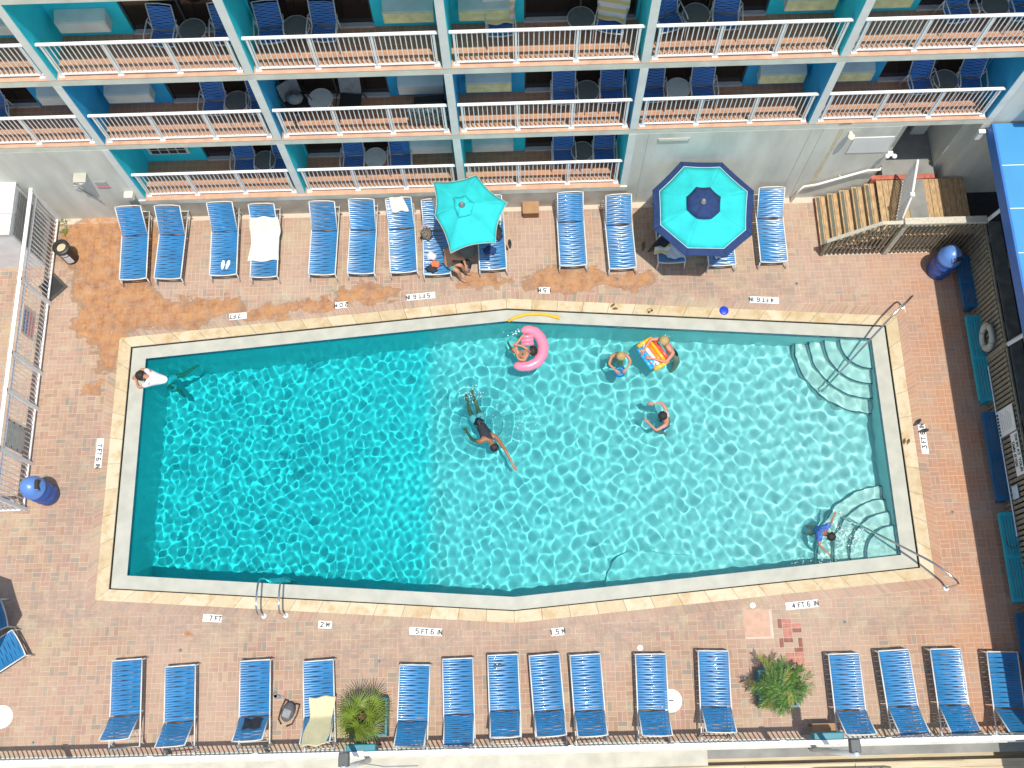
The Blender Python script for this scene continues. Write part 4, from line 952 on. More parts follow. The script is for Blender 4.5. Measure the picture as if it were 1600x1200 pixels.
# ------------------------------------------------------------------ pool ladder and hand rails
t = thing('pool_ladder', 'stainless steel pool ladder with two hooped rails at the lower left edge', 'ladder', (3.56, -10.1, 0))
for s, x in ((0, -0.25), (1, 0.25)):
    pts = [(x, -0.08, 0.0), (x, -0.09, 0.55)]
    pts += [(x, -0.09+0.27*(1-cos(a)), 0.55+0.22*sin(a)) for a in np.linspace(0.3, 1.4, 6)]
    pts += [(x, 0.38, 0.76), (x, 0.56, 0.70), (x, 0.70, 0.52), (x, 0.74, 0.2), (x, 0.75, -0.3), (x, 0.75, -1.2)]
    receiver(MB().tube(pts, 0.021, 10).build('rail', M['steel'], t, smooth=True))
    MB().lathe([(0.0, 0.0), (0.065, 0.008), (0.06, 0.022), (0.022, 0.05)], x, -0.08, 16).build('foot_plate', M['white'], t, smooth=True)
for z in (-0.28, -0.55, -0.82): receiver(MB().box(-0.25, 0.25, 0.69, 0.80, z-0.012, z+0.012).build('tread', M['steel'], t, bevel=0.004))
t = thing('pool_handrail', 'stainless handrail over the upper right corner steps', 'handrail', (18.79, -3.09, 0))
receiver(MB().tube([(0, 0, 0), (0.0, 0, 0.62), (-0.02, -0.02, 0.78), (-0.08, -0.07, 0.86), (-0.22, -0.2, 0.88), (-0.5, -0.45, 0.84), (-0.62, -0.56, 0.76), (-2.02, -1.92, -0.33), (-2.06, -1.96, -0.70)], 0.024, 10).build('rail', M['steel'], t, smooth=True))
MB().lathe([(0.0, 0.006), (0.07, 0.012), (0.065, 0.025), (0.025, 0.05)], 0, 0, 16).build('foot_plate', M['white'], t, smooth=True)
t = thing('pool_handrail', 'stainless handrail over the lower right corner steps', 'handrail', (18.84, -9.96, 0))
receiver(MB().tube([(0, 0, 0), (0.0, 0, 0.62), (-0.02, 0.02, 0.78), (-0.08, 0.07, 0.86), (-0.22, 0.2, 0.88), (-0.5, 0.46, 0.82), (-0.62, 0.57, 0.74), (-1.92, 1.7, -0.33), (-1.96, 1.74, -0.75)], 0.024, 10).build('rail', M['steel'], t, smooth=True))
MB().lathe([(0.0, 0.006), (0.07, 0.012), (0.065, 0.025), (0.025, 0.05)], 0, 0, 16).build('foot_plate', M['white'], t, smooth=True)

# ------------------------------------------------------------------ depth markers set in the deck
def marker(x, y, s, w, deg, where, sym=True):
    t = thing('depth_marker', 'white depth tile reading %s %s' % (s, where), 'sign', (x, y, 0.004), RAD(deg))
    MB().box(-w/2, w/2, -0.082, 0.082, -0.01, 0.006).build('tile', M['sign'], t)
    off = 0.075 if sym else 0
    me = text_mesh(s, 0.138, M['ink']); inst(me, 'lettering', t, (off, 0, 0.0085))
    if sym:
        cx = -w/2+0.085
        mb = MB(); n = 20
        for k in range(n):
            a, b = 2*pi*k/n, 2*pi*(k+1)/n
            mb.add([(cx+0.048*cos(a), 0.048*sin(a), 0.0075), (cx+0.048*cos(b), 0.048*sin(b), 0.0075), (cx+0.06*cos(b), 0.06*sin(b), 0.0075), (cx+0.06*cos(a), 0.06*sin(a), 0.0075)], [(3, 2, 1, 0)])
        mb.add([(cx-0.04, 0.028, 0.0085), (cx-0.03, 0.038, 0.0085), (cx+0.04, -0.028, 0.0085), (cx+0.03, -0.038, 0.0085)], [(3, 2, 1, 0)])
        mb.build('no_diving_symbol', M['faint'], t)
marker(2.31, -2.83, '7 FT', 0.43, 184.6, 'upside down near the long stain')
marker(4.88, -2.61, '2.0 M', 0.30, 184.6, 'upside down below the fourth and fifth loungers', False)
marker(6.87, -2.435, '5 FT 6 IN', 0.72, 184.6, 'upside down left of the pool apex')
marker(9.97, -2.37, '1.5 M', 0.28, 178, 'upside down beside the upper pool apex', False)
marker(15.41, -2.80, '4 FT 6 IN', 0.72, 175.4, 'upside down below the octagonal umbrella side')
marker(-0.835, -6.25, '7 FT 6 IN', 0.72, -90, 'sideways on the left deck')
marker(18.83, -6.46, '3 FT 6 IN', 0.72, 90, 'sideways on the right deck')
marker(2.13, -10.20, '7 FT', 0.43, -4.6, 'left of the pool ladder')
marker(4.71, -10.41, '2 M', 0.30, -4.6, 'right of the pool ladder', False)
marker(7.0, -10.62, '5 FT 6 IN', 0.74, -4.6, 'below the lower pool apex')
marker(9.98, -10.70, '1.5 M', 0.29, 4.6, 'right of the lower pool apex', False)
marker(15.545, -10.245, '4 FT 6 IN', 0.74, 4.6, 'beside the replaced red pavers')
for k, (x, y) in enumerate([(12.43, -12.25), (-2.44, -12.23)]):
    t = thing('skimmer_lid', ('round white skimmer lid between the loungers right of centre', 'round white skimmer lid at the left picture edge')[k], 'lid', (x, y, 0.003))
    MB().lathe([(0, 0.008), (0.2, 0.008), (0.215, 0.012), (0.245, 0.012), (0.25, 0.0)], 0, 0, 32).build('cover', M['white'], t)
    MB().tube([(0.14*cos(a), 0.14*sin(a), 0.010) for a in np.linspace(0, 2*pi, 24)], 0.004, 5).build('groove', M['faint'], t)
    if k == 0: MB().box(-0.07, 0.06, -0.015, 0.015, 0.009, 0.014).build('grip', M['black'], t)
DR = [(11.82, -11.1, 1, 'round white drain cap above the tenth lower lounger'), (14.43, -10.23, 1, 'small white cap at the corner of the concrete patch'), (1.45, -10.89, 0, 'dark drain dot below the lower left depth tile'),
      (5.96, -11.24, 0, 'dark drain dot above the fan palm'), (-1.67, -12.79, 0, 'dark drain cap near the lower left railing'), (11.8, -2.12, 0, 'small ring drain beyond the foot of the lounger left of the octagonal umbrella'),
      (16.26, -2.38, 0, 'small drain on the deck near the last upper lounger'), (16.46, -10.65, 0, 'small drain right of the replaced red pavers'), (19.25, -8.22, 0, 'small drain close to the shade of the blue roof')]
for x, y, w, lab in DR:
    t = thing('drain', lab, 'drain', (x, y, 0.002)); r = 0.062 if w else 0.045
    MB().lathe([(0, 0.006), (r*0.7, 0.006), (r, 0.004), (r, -0.004)], 0, 0, 16).build('cap', M['white'] if w else M['grey_conc'], t)
    MB().lathe([(0, 0.008), (r*0.4, 0.008)], 0, 0, 10).build('grate', M['faint'] if w else M['black'], t)

# ------------------------------------------------------------------ sun loungers
BL, SLn = 0.78, 1.19
straps = []
for k in range(4):
    mb = MB(); n = 14; r_ = random.Random(k)
    ph, am = r_.uniform(0, 6.28), 0.0075
    for i in range(n+1):
        u = -1+2*i/n; x = 0.318*u; e = 1-u*u
        w0 = 0.0246+0.0012*sin(u*3+ph); sag = -0.024*e
        yo = am*sin(u*4.2+(k % 2)*pi+0.6)*e
        for dy, dz in ((-w0, -0.004), (-w0*0.5, 0.003), (0, 0.0055), (w0*0.5, 0.003), (w0, -0.004)): mb.v.append((x, dy+yo, dz+sag))
    for i in range(n):
        for q in range(4): a = i*5+q; mb.f.append((a, a+5, a+6, a+1))
    straps.append(mb.mesh('strap', M['strap'], True))
def make_lounger(ang, label, flat=False):
    """hinge at the origin, foot end towards -y, raised back towards +y"""
    t = thing('sun_lounger', label, 'sun lounger', (0, 0, 0), 0, 'blue strap sun loungers around the pool')
    a = RAD(ang); Z = 0.35
    for s in (-1, 1):
        MB().tube([(s*0.335, -SLn, Z), (s*0.335, -0.6, Z), (s*0.335, 0.05, Z), (s*0.332, 0.70, Z-0.01)], 0.0165, 8).build('side_rail', M['frame'], t, smooth=True)
        MB().tube([(s*0.318, 0.0, Z+0.01), (s*0.318, BL*0.5*cos(a), Z+BL*0.5*sin(a)), (s*0.318, BL*cos(a), Z+BL*sin(a))], 0.014, 8).build('back_rail', M['frame'], t, smooth=True)
        MB().tube([(s*0.33, -SLn+0.02, Z-0.01), (s*0.345, -SLn-0.05, 0.0)], 0.017, 8).build('leg', M['frame'], t, smooth=True)
        MB().tube([(s*0.33, 0.55, Z-0.01), (s*0.34, 0.62, 0.0)], 0.017, 8).build('leg', M['frame'], t, smooth=True)
    MB().tube([(-0.335, -SLn, Z), (-0.17, -SLn-0.002, Z-0.036), (0, -SLn-0.003, Z-0.046), (0.17, -SLn-0.002, Z-0.036), (0.335, -SLn, Z)], 0.0165, 8).build('foot_bar', M['frame'], t, smooth=True)
    ty, tz = BL*cos(a), Z+BL*sin(a)
    MB().tube([(-0.318, ty, tz), (-0.16, ty+0.012, tz+0.012), (0.16, ty+0.012, tz+0.012), (0.318, ty, tz)], 0.014, 8).build('head_bar', M['frame'], t, smooth=True)
    MB().tube([(-0.335, 0.66, Z-0.01), (0.335, 0.66, Z-0.01)], 0.014, 8).build('cross_bar', M['frame'], t, smooth=True)
    MB().tube([(-0.30, 0.40*cos(a), Z+0.40*sin(a)), (-0.30, 0.52, Z-0.01), (0.30, 0.52, Z-0.01), (0.30, 0.40*cos(a), Z+0.40*sin(a))], 0.009, 6).build('prop', M['frame'], t, smooth=True)
    n = 22; r_ = random.Random(int(ang))
    for k in range(n):
        y = -SLn+0.035+k*(SLn-0.035)/n+0.005
        inst(straps[k % 2 + (2 if k % 5 > 2 else 0)], 'strap', t, (0, y, Z+0.006), (r_.uniform(-0.10, 0.10), 0, 0))
    n = 14
    for k in range(n):
        s = 0.016+k*(BL-0.03)/n
        inst(straps[k % 2 + (2 if k % 5 > 2 else 0)], 'strap', t, (0, s*cos(a), Z+0.008+s*sin(a)), (a, 0, 0))
    return t
LG = [  # hinge x, y, foot rotation (0: foot towards -y), back angle, label
 (-0.315, -0.70, 2, 50, 'leftmost upper sun lounger, on the orange stain by the grey wall'),
 (0.63, -0.71, -2, 50, 'second upper sun lounger from the left, beside the orange stain'),
 (1.955, -0.66, 1, 50, 'upper sun lounger with white flip-flops near its foot'),
 (2.99, -0.74, 0, 50, 'upper sun lounger mostly covered by a cream towel'),
 (4.48, -0.72, -2, 50, 'empty upper sun lounger right of the cream towel lounger'),
 (5.45, -0.72, -2, 44, 'empty upper sun lounger left of the one with a small towel on its back'),
 (6.42, -0.72, 3, 44, 'upper sun lounger with a small white towel over its raised back'),
 (7.29, -0.80, 1, 40, 'sun lounger half under the plain turquoise umbrella, left side'),
 (8.66, -0.71, 2, 48, 'sun lounger half under the plain turquoise umbrella, right side'),
 (10.675, -0.67, 1, 50, 'empty upper sun lounger beside the brown box'),
 (11.88, -0.785, 2, 48, 'empty upper sun lounger touching the octagonal umbrella shade'),
 (13.14, -0.67, 0, 48, 'sun lounger under the octagonal umbrella holding towels and clothes'),
 (14.36, -0.78, 1, 48, 'sun lounger under the right side of the octagonal umbrella'),
 (15.67, -0.73, 0, 44, 'rightmost upper sun lounger beside the timber stairs'),
 (0.45, -12.28, 183, 52, 'leftmost lower sun lounger by the bottom railing'),
 (1.65, -12.44, 183, 52, 'second lower sun lounger from the left'),
 (3.29, -12.365, 182, 52, 'lower sun lounger with a dark cloth on its back'),
 (4.71, -12.405, 183, 48, 'lower sun lounger with a yellow towel over its back'),
 (6.75, -12.55, 178, 50, 'lower sun lounger just right of the fan palm'),
 (7.76, -12.44, 181, 36, 'lower sun lounger with a nearly flat back reaching the railing'),
 (8.76, -12.385, 181, 48, 'lower sun lounger with a small dark sunglasses strap on its straps'),
 (9.72, -12.405, 183, 50, 'left one of the closest pair of lower loungers at the centre'),
 (10.60, -12.425, 182, 50, 'right one of the closest pair of lower loungers at the centre'),
 (11.985, -12.45, 179, 50, 'lower sun lounger left of the round white skimmer lid'),
 (13.35, -12.415, 178, 50, 'lower sun lounger left of the bushy green plant'),
 (16.25, -12.55, 180, 52, 'lower sun lounger right of the brown table'),
 (17.39, -12.50, 182, 42, 'third lower sun lounger from the right edge'),
 (18.49, -12.50, 180, 42, 'second lower sun lounger from the right edge'),
 (19.68, -12.595, 178, 52, 'rightmost lower sun lounger, half in the roof shade'),
 (-3.08, -11.30, 123, 44, 'sun lounger cut by the left edge, angled towards the pool'),
 (-3.60, -10.43, 112, 44, 'shaded sun lounger at the left edge above the angled one')]
pl = {}; loungers = []
for x, y, rz, ang, lab in LG:
    if ang not in pl: pl[ang] = make_lounger(ang, lab); c = pl[ang]; 
    else: c = dup(pl[ang], label=lab)
    c.location = (x, y, 0.006); c.rotation_euler = (0, 0, RAD(rz)); loungers.append(c)
def on_lounger(o, i):
    o.location = loungers[i].location; o.rotation_euler = loungers[i].rotation_euler; return o
def prof(ang, s0, s1, lift=0.0):
    """profile from s0 (negative: seat towards the foot) to s1 (positive: up the back)"""
    a = RAD(ang); P = []
    for s in np.linspace(s0, s1, 24):
        P.append((s, 0.345+lift) if s < 0 else (s*cos(a)-0.0, 0.345+lift+s*sin(a)))
    return P
o = on_lounger(cloth('towel', prof(50, -0.78, 0.42, 0.01), -0.37, 0.36, M['towel'], None, 3, nu=34, nv=44, wr=0.035, skew=0.04), 3); tag(o, 'large rumpled cream towel spread over the fourth upper lounger', 'towel')
o = on_lounger(cloth('towel', prof(44, 0.42, 0.79, 0.02), -0.20, 0.17, M['towel'], None, 8, wr=0.015, skew=-0.08), 6); tag(o, 'small white towel folded over a raised lounger back', 'towel')
o = on_lounger(cloth('towel', prof(48, -0.42, 0.86, 0.012), -0.30, 0.24, M['towel_y'], None, 13, wr=0.012, skew=0.10), 17); tag(o, 'pale yellow striped towel over a lower lounger back', 'towel')
o = on_lounger(cloth('cloth', prof(52, 0.06, 0.40, 0.012), -0.22, 0.20, M['cloth_black'], None, 17, wr=0.03), 16); tag(o, 'dark grey shirt thrown on a lower lounger back', 'shirt')
o = on_lounger(cloth('towel', prof(40, 0.25, 0.78, 0.02), -0.02, 0.06, M['towel'], None, 19, nu=8, wr=0.01), 7); tag(o, 'narrow white towel strip on the lounger left of the plain turquoise umbrella', 'towel')
o = on_lounger(cloth('towel', prof(48, -0.02, 0.28, 0.02), 0.02, 0.27, M['towel'], None, 20, wr=0.02), 8); tag(o, 'white towel corner showing right of the plain turquoise umbrella', 'towel')
o = on_lounger(cloth('towel', prof(48, -1.10, -0.62, 0.02), -0.17, 0.22, M['cloth_white'], None, 21, wr=0.03, skew=-0.2), 11); tag(o, 'folded white towel at the foot of the shaded lounger under the octagonal umbrella', 'towel')
o = on_lounger(cloth('towel', prof(48, -0.98, -0.2, 0.035), -0.32, 0.05, M['stripe'], None, 22, wr=0.04, skew=0.25), 11); tag(o, 'rumpled striped towel under the edge of the octagonal umbrella', 'towel')
o = on_lounger(cloth('shirt', prof(48, -0.80, -0.52, 0.075), -0.36, 0.02, M['cloth_black'], None, 23, wr=0.05, skew=0.3), 11); tag(o, 'black shirt lying on the towels under the octagonal umbrella', 'shirt')
o = on_lounger(cloth('towel', prof(48, -1.02, -0.92, 0.02), -0.2, 0.0, M['cloth_white'], None, 24, wr=0.02), 12); tag(o, 'white cloth peeking from the octagonal umbrella edge on the right shaded lounger', 'towel')
t = thing('sunglasses', 'small dark sunglasses on the straps of a lower lounger', 'sunglasses', (8.62, -11.42, 0.375), 0.2); MB().lathe([(0, 0.012), (0.035, 0.01), (0.04, 0)], -0.05, 0, 10).lathe([(0, 0.012), (0.035, 0.01), (0.04, 0)], 0.05, 0, 10).build('lens', M['black'], t); MB().tube([(-0.09, 0, 0.01), (-0.13, -0.1, 0.0)], 0.004, 5).tube([(0.09, 0, 0.01), (0.2, -0.03, 0.0)], 0.004, 5).build('arm', M['black'], t)

# ------------------------------------------------------------------ umbrellas
def umbrella(name, label, verts, hub, edge_m, in_m, cap_m, border, base_z=0.0, capr=0.3, conc=0.1):
    t = thing('umbrella', label, 'umbrella', (hub[0], hub[1], 0)); n = len(verts); H_ = Vector((0, 0, hub[2]))
    V_ = [Vector((v[0]-hub[0], v[1]-hub[1], v[2])) for v in verts]
    def P(i, f, s):      # i: sector, f: 0..1 across the sector, s: 0 hub .. 1 edge
        a, b = V_[i], V_[(i+1) % n]; e = a.lerp(b, f); dip = conc*4*f*(1-f)
        e = e.lerp(Vector((0, 0, e.z)), dip*s)
        p = H_.lerp(e, s); p.z += 0.07*sin(pi*s)*(1-0.6*4*f*(1-f)); return p
    def sheet(nm, s0, s1, m, off=0):
        mb = MB(); nf, ns = 8, 8
        for i in range(n):
            o = len(mb.v)
            for j in range(ns+1):
                for k in range(nf+1): q = P(i, k/nf, s0+(s1-s0)*j/ns); q.z += off; mb.v.append(q)
            for j in range(ns):
                for k in range(nf): a = o+j*(nf+1)+k; mb.f.append((a, a+nf+1, a+nf+2, a+1))
        ob = mb.build(nm, m, t, smooth=True); so = ob.modifiers.new('th', 'SOLIDIFY'); so.thickness = 0.004; return ob
    if border: sheet('border', border, 1.0, edge_m); sheet('canopy', 0.0, border, in_m)
    else: sheet('canopy', 0.0, 1.0, in_m)
    mb = MB()
    for i in range(n):
        mb.tube([P(i, k/8, border if border else 0.995)+Vector((0, 0, 0.008)) for k in range(9)], 0.008, 5)
    mb.build('piping', M['cream'] if not border else mat('pale_piping', (0.45, 0.62, 0.62), 0.8), t)
    # vent cap
    mb = MB(); nf = 6
    for i in range(n):
        o = len(mb.v)
        for j in range(4):
            for k in range(nf+1): q = P(i, k/nf, 0.02+(capr-0.02)*j/3); q.z += 0.055-0.02*j/3; 
            for k in range(nf+1): q = P(i, k/nf, 0.02+(capr-0.02)*j/3); q.z += 0.055-0.01*j/3; mb.v.append(q)
        for j in range(3):
            for k in range(nf): a = o+j*(nf+1)+k; mb.f.append((a, a+nf+1, a+nf+2, a+1))
    ob = mb.build('vent_cap', cap_m, t, smooth=True); ob.modifiers.new('th', 'SOLIDIFY').thickness = 0.004
    for i in range(n):
        MB().tube([P(i, 0, s)-Vector((0, 0, 0.02)) for s in (0.05, 0.5, 0.98)], 0.008, 5).build('rib', M['alu'], t)
    MB().tube([(0, 0, 0.05), (0, 0, hub[2]+0.06)], 0.02, 10).build('pole', M['alu'], t, smooth=True)
    MB().lathe([(0, 0.16), (0.03, 0.155), (0.05, 0.12), (0.05, 0.06), (0.075, 0.05), (0, 0.04)], 0, 0, 16, M=Matrix.Translation(H_)).build('finial', M['grey'], t, smooth=True)
    MB().lathe([(0, 0.08), (0.04, 0.08), (0.06, 0.05), (0.22, 0.035), (0.24, 0.005)], 0, 0, 20).build('base', M['grey_conc'], t, smooth=True)
    return t
umbrella('u1', 'small plain turquoise hexagonal umbrella at the wall', [(7.36, -0.39, 2.1), (8.40, -0.24, 2.1), (9.12, -1.0, 2.1), (8.82, -2.03, 2.1), (7.77, -2.26, 2.1), (7.40, -1.28, 2.1)][::-1], (8.06, -1.19, 2.38), M['turq'], M['turq'], M['turq'], 0, capr=0.28, conc=0.09)
umbrella('u2', 'large octagonal turquoise umbrella with navy border and navy centre', [(13.25, -0.05, 2.1), (14.23, -0.10, 2.1), (14.91, -0.87, 2.1), (14.76, -2.01, 2.1), (14.13, -2.54, 2.1), (13.17, -2.49, 2.1), (12.49, -1.79, 2.1), (12.53, -0.78, 2.1)][::-1], (13.60, -1.38, 2.55), M['navy'], M['turq'], M['navy'], 0.86, capr=0.33, conc=0.01)
u3 = umbrella('u3', 'umbrella just beyond the left edge that shades the two edge loungers', [(-3.20+1.2*cos(a), -10.45+1.15*sin(a), 2.1) for a in np.linspace(2*pi, 0, 9)[:-1]], (-3.20, -10.45, 2.5), M['navy'], M['turq'], M['navy'], 0.86, capr=0.33, conc=0.01)

# ------------------------------------------------------------------ bins, boxes, table
def blue_bin(x, y, ang, label, r=0.265, h=0.86):
    t = thing('waste_bin', label, 'bin', (x, y, 0.004), RAD(ang))
    prof_ = [(0, 0), (r*0.93, 0), (r, 0.04)]
    for z in (0.28, 0.56): prof_ += [(r*1.0, z-0.03), (r*1.045, z-0.015), (r*1.045, z+0.015), (r*1.0, z+0.03)]
    prof_ += [(r, h-0.03), (r*0.97, h)]
    MB().lathe(prof_, 0, 0, 32).build('drum', M['bin_blue'], t, smooth=True)
    MB().lathe([(r*1.05, h-0.06), (r*1.07, h-0.01), (r*1.04, h+0.02), (r*0.98, h+0.05), (r*0.88, h+0.16), (r*0.66, h+0.26), (r*0.35, h+0.31), (0, h+0.325)], 0, 0, 32).build('lid', M['bin_lid'], t, smooth=True)
    # hood with a flap opening
    MB().box(r*0.42, r*0.86, -0.14, 0.14, h+0.08, h+0.265).build('hood', M['bin_lid'], t, bevel=0.03)
    MB().box(r*0.60, r*0.868, -0.115, 0.115, h+0.12, h+0.272).build('flap', M['black'], t)
    return t
blue_bin(-1.93, -7.24, 5, 'bright blue drum bin with a domed flap lid by the left fence')
blue_bin(19.78, -2.15, -70, 'dark blue drum bin with a domed lid beside the timber fence corner')
t = thing('waste_bin', 'black cylindrical ash bin with a white label near the left fence', 'bin', (-2.02, -1.12, 0.004), RAD(-40))
MB().lathe([(0, 0), (0.17, 0), (0.18, 0.02), (0.18, 0.60), (0.21, 0.62), (0.21, 0.68), (0.17, 0.70), (0.13, 0.70), (0.12, 0.62), (0, 0.60)], 0, 0, 28).build('body', M['black'], t, smooth=False)
MB().lathe([(0, 0.605), (0.118, 0.62)], 0, 0, 20).build('sand_tray', M['sand'], t)
MB().lathe([(0.1825, 0.10), (0.1825, 0.42)], 0, 0, 10, RAD(-62), RAD(-8)).build('label_panel', M['sign'], t); MB().lathe([(0.1828, 0.46), (0.1828, 0.56)], 0, 0, 8, RAD(-65), RAD(-10)).build('label_panel', M['sign'], t)
for k in range(4): MB().lathe([(0.1845, 0.15+k*0.06), (0.1845, 0.165+k*0.06)], 0, 0, 8, RAD(-56), RAD(-16)).build('print_mark', M['faint'], t)
t = thing('rubber_mat', 'dark square mat turned on its corner under the left fence', 'mat', (-2.42, -1.9, 0.004), RAD(45)); MB().box(-0.27, 0.27, -0.27, 0.27, 0, 0.03).build('mat', mat('dark_rubber', (0.06, 0.055, 0.045), 0.8, 0.2, 8), t, bevel=0.006)
MB().box(-0.2, 0.2, -0.2, 0.2, 0.031, 0.036).build('inset', M['black'], t)
t = thing('box', 'brown square box standing against the wall between the umbrella and loungers', 'box', (9.69, -0.2, 0.004)); MB().box(-0.2, 0.2, -0.16, 0.16, 0, 0.26).build('body', M['box2'], t, bevel=0.004); MB().box(-0.21, 0.21, -0.17, 0.17, 0.261, 0.28).build('lid', M['box'], t)
t = thing('side_table', 'brown rectangular side table beside the lower right railing', 'table', (15.62, -12.96, 0.004)); MB().box(-0.25, 0.25, -0.16, 0.16, 0.42, 0.46).build('table_top', M['box'], t, bevel=0.006)
for a, b in ((-0.2, -0.12), (0.2, -0.12), (-0.2, 0.12), (0.2, 0.12)): MB().box(a-0.02, a+0.02, b-0.02, b+0.02, 0, 0.419).build('leg', M['box2'], t)
# lamp posts with teal bases at the railing
for k, (x, y, z1) in enumerate(((5.76, -13.22, 3.3), (15.5, -13.22, 3.0))):
    t = thing('lamp_post', ('grey post with a teal box at its base behind the fan palm', 'grey post with a teal box at its base behind the brown side table')[k], 'lamp post', (x, y, 0.02))
    MB().box(-0.31, 0.31, 0.13-0.03, 0.13+0.12, 0.85, 1.2).build('base_box', M['planter'], t, bevel=0.02)
    MB().box(-0.28, -0.2, 0.14, 0.2, 0, 0.849).build('support', M['grey'], t); MB().box(0.2, 0.28, 0.14, 0.2, 0, 0.849).build('support', M['grey'], t)
    MB().tube([(0, -0.12, -0.5), (0.0, -0.12, z1)], 0.055, 10).build('post', M['alu'], t, smooth=True)
    MB().box(-0.1, 0.1, -0.1, 0.16, z1-0.16, z1).build('lamp_head', M['darkframe'], t, bevel=0.02)
    MB().tube([(0.05, -0.1, 1.6), (0.5, -0.2, 1.2), (1.2, -0.2, 1.18)], 0.012, 5).build('cable', M['grey'], t)
t = thing('boardwalk_rail', 'short rounded white rail at the lower right picture edge', 'rail', (16.3, -13.86, -0.3)); MB().tube([(-0.85, -0.3, 0), (-0.85, 0, 0.5), (-0.7, 0, 0.58), (0.8, 0, 0.58), (0.92, 0, 0.5), (0.92, -0.3, 0)], 0.025, 8).build('rail', M['white'], t, smooth=True)
for k in range(7): MB().box(-0.75+k*0.24, -0.68+k*0.24, -0.03, 0.0, 0, 0.5).build('slat', mat('red_slat', (0.25, 0.05, 0.06), 0.7) if k == 0 else bpy.data.materials['red_slat'], t)
t = thing('bench', 'dark park bench below the railing right of the centre', 'bench', (12.6, -13.95, -0.3))
for k in range(4): MB().box(-0.7, 0.7, -0.25+k*0.1, -0.18+k*0.1, 0.42, 0.45).build('slat', M['grey_conc'], t)
for a in (-0.55, 0.55): MB().box(a-0.03, a+0.03, -0.25, 0.1, 0, 0.42).build('leg', M['black'], t)

# ------------------------------------------------------------------ plants
def leaflet(mb, p, d, up, L_, w, droop, seg=4):
    side = d.cross(up).normalized(); prev = None; o = len(mb.v)
    for i in range(seg+1):
        f = i/seg; c = p+d*L_*f - Vector((0, 0, droop*L_*f*f)); ww = w*(1-f**1.6)*(0.45+0.55*min(1, f*4))
        mb.v += [c-side*ww, c+Vector((0, 0, ww*0.35)), c+side*ww]
    for i in range(seg):
        a = o+i*3; mb.f += [(a, a+1, a+4, a+3), (a+1, a+2, a+5, a+4)]
def planter_box(x, y, s, label):
    t = thing('planter', label, 'planter', (x, y, 0.004))
    h = s/2; mb = MB(); 
    for a in ((-h, h, -h, -h+0.05), (-h, h, h-0.05, h), (-h, -h+0.05, -h+0.051, h-0.051), (h-0.05, h, -h+0.051, h-0.051)): MB().box(a[0], a[1], a[2], a[3], 0, 0.42).build('side_board', M['planter'], t, bevel=0.006)
    MB().box(-h+0.051, h-0.051, -h+0.051, h-0.051, 0.0, 0.36).build('soil', M['soil'], t); return t
planter_box(5.80, -12.44, 0.80, 'square turquoise planter under the fan palm'); planter_box(14.73, -12.06, 0.80, 'square turquoise planter under the bushy plant')
# fan palm
fp = thing('fan_palm', 'bright green fan palm with spiky round leaves in the left planter', 'palm', (5.72, -12.42, 0.36))
MB().tube([(0.02, 0, 0), (0.0, 0.01, 0.3), (0.0, 0, 0.52)], 0.08, 10, rs=[0.09, 0.08, 0.06]).build('trunk', M['brown'], fp, smooth=True)
rp = random.Random(3)
fans = []
for v in range(4):
    mb = MB(); n = 30; R_ = 0.45+0.03*v
    mb.tube([(0, 0, 0), (0.12, 0, 0.06), (0.30, 0, 0.10)], 0.009, 5)
    for k in range(n):
        a = RAD(-150+300*k/(n-1)); d = Vector((cos(a), sin(a), 0.12*rp.uniform(-1, 1.6))).normalized()
        leaflet(mb, Vector((0.30, 0, 0.10)), d, Vector((0, 0, 1)), R_*(0.75+0.25*cos(a/2))*rp.uniform(0.8, 1.05), 0.0165, rp.uniform(0.02, 0.2), 5)
    # the joined inner part of the fan
    m_ = 24; o = len(mb.v); mb.v.append(Vector((0.30, 0, 0.10)))
    for k in range(m_+1):
        a = RAD(-150+300*k/m_); rr = R_*0.26; mb.v.append(Vector((0.30+rr*cos(a), rr*sin(a), 0.10+0.012*(k % 2)-0.01)))
    for k in range(m_): mb.f.append((o, o+1+k, o+2+k))
    fans.append(mb.mesh('fan_leaf', M['leaf']))
for k in range(10):
    a = 2.4*k+0.35*sin(k*2.1); up_ = k/9
    inst(fans[k % 4], 'fan_leaf', fp, (0.04*cos(a), 0.04*sin(a), 0.42+0.22*up_), (rp.uniform(-0.55, 0.55), RAD(14-58*up_)+rp.uniform(-0.2, 0.2), a)).scale = (0.9, 0.9, 0.9)
for k in range(5):
    a = 1.3*k+0.5; MB().tube([(0, 0, 0.5), (0.12*cos(a), 0.12*sin(a), 0.62), (0.26*cos(a), 0.26*sin(a), 0.66)], 0.012, 5, rs=[0.016, 0.012, 0.004]).build('stalk', M['brown'], fp)
# bushy areca
ar = thing('areca_palm', 'dense dark green feathery plant in the right planter', 'palm', (14.73, -12.04, 0.36))
fr = []
for v in range(5):
    mb = MB(); L_ = 0.44+0.07*v; seg = 9; pts = []
    for i in range(seg+1):
        f = i/seg; pts.append(Vector((L_*f*(0.92-0.1*f), 0, 0.45*f-0.55*f*f)))
    mb.tube(pts, 0.006, 4, rs=[0.008*(1-i/seg)+0.0015 for i in range(seg+1)])
    for i in range(34):
        f = 0.12+0.88*i/33; q = pts[min(seg-1, int(f*seg))].lerp(pts[min(seg, int(f*seg)+1)], f*seg-int(f*seg)); s = 1 if i % 2 else -1
        d = Vector((0.75, s*rp.uniform(0.5, 0.9), rp.uniform(-0.2, 0.3))).normalized()
        leaflet(mb, q, d, Vector((0, 0, 1)), 0.20*(1-0.4*f)*rp.uniform(0.8, 1.15), 0.009, 0.5, 3)
    fr.append((mb.mesh('frond', M['leaf2']), mb.mesh('frond', M['leaf3'])))
